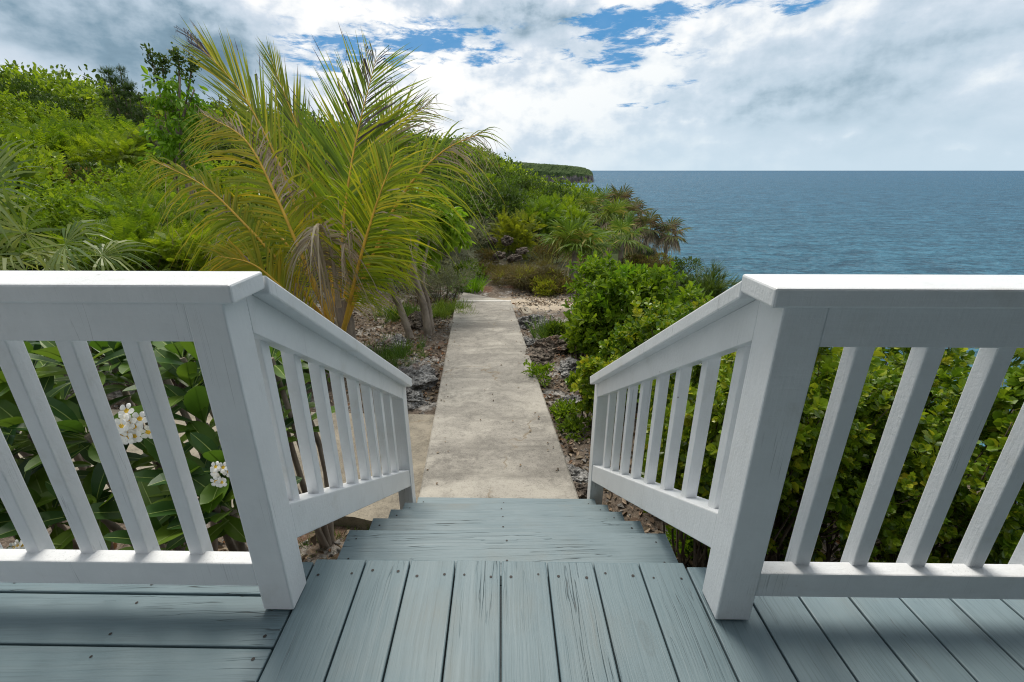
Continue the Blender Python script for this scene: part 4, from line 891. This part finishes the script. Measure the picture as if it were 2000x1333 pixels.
hshrub(860, 340, 15, 2.6, 'bright shrub below the right palm frond tip', T_OVAL, .13, 'mid', 314, 120, 20)
hshrub(890, 360, 17.5, 2.8, 'dark dense tree behind the grey shrubs', T_OVAL, .13, 'dark', 315, 140, 20, 'hillside_tree', 'tree')
hshrub(960, 346, 21, 3.6, 'dark dense tree above the rock pile', T_OVAL, .15, 'dark', 316, 150, 20, 'hillside_tree', 'tree')
hshrub(1025, 378, 23, 3.4, 'mid green tree left of the far headland', T_OVAL, .15, 'mid', 317, 140, 20, 'hillside_tree', 'tree')
hshrub(1080, 386, 22, 2.6, 'feathery shrub just below the far headland', T_PIN, .36, 'feather', 318, 90, 12)
hshrub(910, 315, 26, 4.2, 'dark tree under the ridge right of the palm frond tip', T_OVAL, .18, 'dark', 319, 150, 20, 'hillside_tree', 'tree')
hshrub(800, 330, 17, 3.0, 'mid green shrub behind the palm at the right side', T_OVAL, .14, 'mid', 320, 120, 20)
# ironwood with spiky tops
def spire_tree(px, toppy, Y, w, lab, seed, tops, mat='dark'):
    p = place(px, toppy, Y); t = thing('ironwood_tree', lab, 'tree', p); r = np.random.RandomState(seed); g = G(); st = G(); base = np.array(p)
    for (tx, ty) in tops:
        e = at(tx, ty, Y+r.uniform(-.6, .6))-base; c = bez([(0, 0, 0), e*np.array([.6, .6, .55])+r.normal(size=3)*.1, e], 12); st.tube(c, np.linspace(.06, .008, 12), 5)
        for q in range(46):
            u = .35+.65*r.rand()**.8; a = c[int(u*11)]; k_ = 13; sp = (1.05-u)*w*.42+.05; pos = a+r.normal(size=(k_, 3))*np.array([sp, sp, sp*.5])*.7
            inst(g, T_NEEDLE, pos, r.normal(size=(k_, 3))*.5+np.array([0, 0, .7]), r.normal(size=(k_, 3)), r.uniform(.12, .26, k_)) if q % 2 == 0 else None
    g.build('crown', M[mat], t); st.build('trunk', M['twig'], t, True); return t
spire_tree(225, 135, 20, 1.5, 'dark ironwood tree with two spiky tops against the grey cloud', 401, [(207, 128), (232, 124), (250, 160), (222, 165), (270, 180), (200, 175)])
spire_tree(300, 300, 15, 1.4, 'thin grey twiggy tree below the spiky ironwood', 402, [(285, 250), (310, 235), (330, 262), (265, 262)], 'grey')
# tall pale tree left of the palm
p = place(352, 300, 10.5); tt = thing('slender_tree', 'slender light green tree with drooping leaves rising above the ridge left of the palm', 'tree', p); base = np.array(p); r = np.random.RandomState(403)
bl = [(*(at(px, py, Y)-base), w, w, w*.8) for px, py, Y, w in [(350, 165, 10.6, .34), (340, 190, 10.5, .38), (365, 220, 10.7, .38), (345, 250, 10.5, .5), (365, 290, 10.5, .5), (340, 320, 10.4, .5), (320, 170, 10.4, .25), (383, 170, 10.5, .25)]]
cl = clumps(r, bl, 100, .4, 1.); g = G(); foliage(g, r, cl, .17, 12, T_OVAL, .14, .9, 0.); g.build('crown', M['lime'], tt)
g = G()
for tx, ty in [(352, 150), (325, 165), (380, 175)]: g.tube(bez([(0, 0, -.2), (at(352, 280, 10.5)-base), at(tx, ty, 10.5)-base], 10), np.linspace(.07, .015, 10), 6)
g.build('trunk', M['bark'], tt, True)
p = place(310, 300, 10.9); ts_ = thing('slender_tree', 'thin dark sprigs with small leaves sticking up behind the slender light green tree', 'tree', p); base = np.array(p); g = G(); gs = G()
for pts in [[(330, 260), (305, 150), (289, 98)], [(335, 260), (318, 140), (322, 118)], [(345, 260), (350, 140), (346, 102)], [(355, 260), (372, 150), (380, 122)]]:
    c = bez([at(a, b, 10.9)-base for a, b in pts], 14); gs.tube(c, np.linspace(.025, .006, 14), 5)
    for a in c[6:]:
        pos = a+r.normal(size=(16, 3))*.05; inst(g, T_OVAL, pos, r.normal(size=(16, 3))*.7+np.array([0, 0, .5]), r.normal(size=(16, 3)), r.uniform(.06, .11, 16))
gs.tube([(0, 0, -.1), at(335, 260, 10.9)-base], [.05, .03], 5); g.build('crown', M['dark'], ts_); gs.build('trunk', M['twig'], ts_)

# --- hillside: prototypes copied over the slope
def proto(w, h, tmpl, L, mat, seed, ncl, per, name):
    return shrub(name, 'x', 'shrub', (0, 0, 0), B(w, h, seed=seed), ncl, .16*(w*h)**.5, per, tmpl, L, mat, seed, sr=.03, nst=8)
PR = [('bright green', proto(2.4, 1.9, T_ROSO, .10, 'bright', 501, 120, 6, 'hillside_shrub')), ('mid green', proto(2.6, 2.0, T_OVAL, .115, 'mid', 502, 120, 26, 'hillside_shrub')), ('dark green', proto(2.6, 2.1, T_OVAL, .115, 'dark', 503, 120, 26, 'hillside_shrub')),
      ('feathery', proto(2.6, 1.8, T_PIN_FAR, .32, 'feather', 504, 110, 12, 'hillside_shrub')), ('olive', proto(2.2, 1.6, T_SLIM, .15, 'olive', 505, 90, 20, 'hillside_shrub'))]
rh = random.Random(12); used = [0]*len(PR); spots = []
def zone(px):
    return ('at the left edge of the slope' if px < 110 else 'below the ironwood' if px < 300 else 'behind the slender tree' if px < 430 else 'behind the palm fronds' if px < 800 else 'on the ridge right of the palm' if px < 960 else 'below the far headland')
ordw = ['first', 'second', 'third', 'fourth', 'fifth', 'sixth', 'seventh', 'eighth', 'ninth', 'tenth', 'eleventh', 'twelfth']
for row, Yr in enumerate([11.5, 14.5, 18.5, 23., 28.5, 35.]):
    st = 2.0*FPX/Yr*.66*(1+row*.06); px = -120+rh.uniform(0, st)
    while px < 1120:
        Y = Yr*rh.uniform(.9, 1.1); p = at(px, 400, Y); x = p[0]; r_ = math.hypot(x, Y)
        azp = math.atan2(x, Y); ok = coast(Y)-x > 2.0 and r_ > np.interp(azp, _az, _start)+2.0 and not (780 < px < 1120 and Y < 17)
        if ok: spots.append((row, px, x, Y))
        px += st*rh.uniform(.8, 1.2)
byrow = {}
for row, px, x, Y in spots:
    kx = rh.choices(range(5), (.24, .19, .33, .16, .08) if px < 780 else (.08, .3, .42, .14, .06))[0]
    byrow.setdefault((row, kx, zone(px)), []).append((px, x, Y))
rown = ['front', 'second', 'third', 'fourth', 'fifth', 'back']
for (row, kx, zn), lst in byrow.items():
    for q, (px, x, Y) in enumerate(sorted(lst)):
        nm, pr = PR[kx]; o = pr if not used[kx] else copy_tree(pr); used[kx] = 1
        s = rh.uniform(.7, 1.05)*(1+.05*row); o.location = (x, Y, gz(x, Y)-.15); o.rotation_euler = (0, 0, rh.uniform(0, 6.28)); o.scale = (s*rh.uniform(.9, 1.25), s, s*rh.uniform(.75, 1.1))
        w = '' if len(lst) == 1 else (ordw[q]+' from left, ')
        tag(o, f'{nm} shrub {zn}, {w}{rown[row]} row', 'shrub', 'shrubs covering the slope')
# the far scrub that reads as one mass
g = G(); r = np.random.RandomState(77); cnt = 0; mats = [M['mid'], M['dark'], M['bright'], M['olive'], M['feather']]
for a_ in np.linspace(_az[0]+.05, _az[-1]+.005, 112):
    Rr = np.interp(a_, _az, _R); q = 37. if a_ > _az[2]+.10 else 13.
    while q < Rr+3:
        st = 2.1+q*.016; aa = a_+r.uniform(-.011, .011); rr_ = q+r.uniform(-.8, .8); x, y = rr_*math.sin(aa), rr_*math.cos(aa); q += st*r.uniform(.8, 1.2)
        if coast(y)-x < 1.5: continue
        w = r.uniform(1.1, 2.0)*(1+q*.004); h = r.uniform(1.0, 1.9)*(1+.002*q)*(1.35 if r.rand() < .08 else 1); n = int(230*max(.45, min(1, 55/q)))
        d = nrm(r.normal(size=(n, 3))); d[:, 2] = np.abs(d[:, 2])*1.1-.15; lump = 1+.25*np.sin(d[:, 0]*5+cnt)*np.cos(d[:, 1]*4+cnt*2)
        pos = d*np.array([w, w, h])*(lump*r.uniform(.75, 1.03, n))[:, None]+np.array([x, y, float(ground(np.array([x]), np.array([y]))[0])+h*.12])
        inst(g, T_OVAL, pos, d+r.normal(size=(n, 3))*.6, d*.5+np.array([0, 0, .8])+r.normal(size=(n, 3))*.4, r.uniform(.17, .34, n)*(1+q*.004), r.choice(5, p=[.36, .28, .2, .06, .1])); cnt += 1
tag(g.build('hillside_scrub', mats), 'dense green scrub covering the upper slope and ridge', 'scrub', kind='stuff')

# ------------------------------------------------------------------ sky and light
SUN_AZ, SUN_EL = rad(-14), rad(60)
w = bpy.data.worlds.new('World'); S.world = w; w.use_nodes = True; nt = w.node_tree; nt.nodes.clear()
k = N.__new__(N); k.t = nt; k.out = nt.nodes.new('ShaderNodeOutputWorld')
STR = .1
sky = k.n('ShaderNodeTexSky', sky_type='NISHITA'); sky.sun_disc = False; sky.sun_elevation = SUN_EL; sky.sun_rotation = SUN_AZ; sky.air_density = 1.; sky.dust_density = .6; sky.ozone_density = 2.
D = k.n('ShaderNodeTexCoord').outputs['Generated']; sx = k.n('ShaderNodeSeparateXYZ', i_Vector=D); dx, dy, dz = sx.outputs
az = k.math('ARCTAN2', dx, dy); el = k.math('ARCSINE', dz)
def blob(px, py, wx, wy, amp, warp=False):
    d = ray(px, py); a0 = math.atan2(d[0], d[1]); e0 = math.asin(d[2]); wa = wx/FPX*.93; we = wy/FPX*.93
    a = k.math('DIVIDE', k.math('SUBTRACT', azw if warp else az, a0), wa); b = k.math('DIVIDE', k.math('SUBTRACT', elw if warp else el, e0), we)
    return k.math('MULTIPLY', k.math('EXPONENT', k.math('MULTIPLY', k.math('ADD', k.math('MULTIPLY', a, a), k.math('MULTIPLY', b, b)), -1.)), amp)
def total(lst):
    s = lst[0]
    for q in lst[1:]: s = k.math('ADD', s, q)
    return s
den = k.math('ADD', k.math('MAXIMUM', dz, 0.), .10)
pl = k.n('ShaderNodeCombineXYZ', i_X=k.math('DIVIDE', dx, den), i_Y=k.math('DIVIDE', dy, den), i_Z=0.).outputs[0]
ang = k.n('ShaderNodeCombineXYZ', i_X=az, i_Y=k.math('MULTIPLY', el, 1.35), i_Z=.0).outputs[0]
n_pl = k.noise(k.mapv(pl, (1.0, 1.0, 1), loc=(3.1, 1.7, 0)), 2.4, 10, .62, .2)          # layered sheet, flattened towards the horizon
cu_at = lambda ox, oy, sc, rg: k.noise(k.mapv(ang, (1, 1, 1), loc=(1.3+ox, .6+oy, 0)), sc, 9, rg, 0.)
n_cu = cu_at(0, 0, 8., .55); n_cu2 = cu_at(.010, -.022, 8., .5)                         # billows, and the same shifted to light their upper edges
n_wrp = k.noise(k.mapv(ang, (1, 1, 1), loc=(7.7, 1.2, 0)), 5.5, 6, .55, .2)
azw = k.math('ADD', az, k.math('MULTIPLY', k.math('SUBTRACT', n_wrp, .5), .22)); elw = k.math('ADD', el, k.math('MULTIPLY', k.math('SUBTRACT', n_cu, .5), .10))
n_big = k.noise(k.mapv(ang, (1, 1, 1), loc=(4.2, 2.6, 0)), 3.0, 5, .5, 0.)
n_det = k.noise(k.mapv(ang, (.7, 1.9, 1), loc=(.2, 5.6, 0), rot=(0, 0, rad(-8))), 20., 8, .66, .3)
# where the sheet breaks and the blue shows
hole = total([blob(745, 85, 170, 34, .85), blob(860, 78, 70, 26, .5), blob(620, 128, 90, 22, .55), blob(1240, 72, 85, 36, 1.05), blob(1150, 45, 60, 16, .7), blob(1275, 22, 70, 14, .65), blob(1545, 18, 50, 12, .7), blob(1400, 8, 50, 8, .55), blob(1235, 128, 60, 12, .7), blob(1265, 205, 60, 10, .45), blob(1450, 100, 60, 10, .4), blob(960, 65, 60, 14, .45), blob(700, 185, 110, 12, .42), blob(950, 120, 90, 12, .42), blob(1130, 105, 70, 12, .42), blob(1330, 165, 60, 10, .38), blob(1680, 60, 60, 10, .3)])
hz = k.math('SUBTRACT', k.math('SUBTRACT', hole, .42), k.math('MULTIPLY', k.math('SUBTRACT', k.math('ADD', k.math('MULTIPLY', n_pl, .4), k.math('MULTIPLY', n_det, .6)), .5), 6.5))
blue = k.ramp(k.math('MULTIPLY', hz, k.math('MINIMUM', k.math('MULTIPLY', hole, 3.), 1.)), [(.0, 0.), (.7, .92)], 'EASE')
# how bright the cloud is: big masses first, then billows
dark = total([blob(110, 70, 330, 95, -.44, True), blob(400, 110, 120, 100, -.34, True), blob(330, 190, 150, 50, -.18, True), blob(1030, 40, 100, 40, -.34, True), blob(1400, 238, 110, 20, -.20, True), blob(1560, 225, 130, 26, -.16, True), blob(1620, 110, 170, 80, -.15, True), blob(1850, 130, 220, 130, -.20, True), blob(1120, 285, 90, 20, -.10, True), blob(1750, 250, 250, 60, -.12, True), blob(50, 150, 110, 26, .36, True), blob(210, 175, 80, 18, .16, True), blob(640, 50, 150, 60, .18, True), blob(830, 190, 260, 70, .20, True), blob(1120, 200, 160, 80, .08, True),
              blob(1137, 235, 18, 9, .3, True), blob(1160, 260, 40, 12, .12, True), blob(1655, 268, 26, 9, .22, True), blob(1555, 276, 22, 8, .16, True), blob(1830, 276, 30, 8, .14, True), blob(1915, 292, 18, 6, .14, True), blob(1380, 285, 20, 7, .12, True), blob(1300, 130, 40, 40, .12, True)])
relief = k.math('MULTIPLY', k.math('SUBTRACT', n_cu, n_cu2), 1.75)
calm = k.math('SUBTRACT', k.math('SUBTRACT', 1., blob(200, 60, 260, 110, .5)), k.math('MULTIPLY', k.ramp(k.math('ADD', k.math('MULTIPLY', az, .7), .5), [(.45, 0.), (.95, 1.)]), .40))
bil = k.math('ADD', k.math('ADD', k.math('MULTIPLY', k.math('SUBTRACT', n_cu, .5), .55), k.math('MULTIPLY', k.math('SUBTRACT', n_det, .5), .22)), relief); bil2 = k.math('MULTIPLY', k.math('SUBTRACT', n_big, .5), .6); bil3 = k.math('MULTIPLY', k.math('SUBTRACT', n_pl, .5), .10)
hor = k.math('MULTIPLY', k.ramp(el, [(0., .45), (.12, 1.)]), calm)
b = k.math('ADD', k.math('ADD', k.math('MULTIPLY', k.math('ADD', k.math('ADD', bil, bil2), bil3), hor), dark), .83)
CS = .74/STR
def cc(r_, g_, b_): return (r_*CS, g_*CS, b_*CS)
cloud = k.ramp(b, [(0., (.115, .20, .275)), (.25, (.22, .335, .43)), (.50, (.50, .61, .715)), (.72, (.67, .75, .845)), (.88, (.93, .955, .98)), (1., (1.05, 1.045, 1.03))])
# pale blue veil low over the sea, stronger to the right
veil = k.math('MULTIPLY', k.ramp(el, [(0., .85), (.10, .42), (.25, .1)]), k.ramp(k.math('ADD', k.math('MULTIPLY', az, .8), .5), [(.35, .15), (.75, .9)]))
cloud = k.mix(veil, cloud, (.58, .735, .84))
cloud = k.mix(1., cloud, (CS, CS, CS), 'MULTIPLY')
skyc = k.mix(.9, sky.outputs[0], cc(.02, .25, .57))
col = k.mix(blue, cloud, skyc)
bg = k.n('ShaderNodeBackground', i_Color=col, i_Strength=STR); nt.links.new(bg.outputs[0], k.out.inputs['Surface'])

sl = bpy.data.lights.new('sun', 'SUN'); sl.energy = 2.4; sl.angle = rad(26); sl.color = (1., .94, .84)
so = bpy.data.objects.new('sun', sl); COL.objects.link(so)
d = Vector((math.sin(SUN_AZ)*math.cos(SUN_EL), math.cos(SUN_AZ)*math.cos(SUN_EL), math.sin(SUN_EL))); so.rotation_euler = d.to_track_quat('Z', 'Y').to_euler(); so.location = (0, 20, 40)

cam = bpy.data.cameras.new('camera'); cam.sensor_width = 36.; cam.lens = FPX/2000*36; cam.clip_start = .02; cam.clip_end = 80000
co = bpy.data.objects.new('camera', cam); COL.objects.link(co)
m = Matrix([list(RM[i])+[CAM[i]] for i in range(3)]+[[0, 0, 0, 1]]); co.matrix_world = m
S.camera = co
S.view_settings.view_transform = 'Standard'; S.view_settings.look = 'None'; S.view_settings.exposure = .45; S.view_settings.gamma = 1.
S.render.engine = 'CYCLES'; S.cycles.use_denoising = True; S.cycles.denoising_prefilter = 'NONE'; S.cycles.filter_width = 1.1; S.cycles.sample_clamp_indirect = 6.; S.cycles.sample_clamp_direct = 8.; S.cycles.max_bounces = 6; S.cycles.transparent_max_bounces = 4
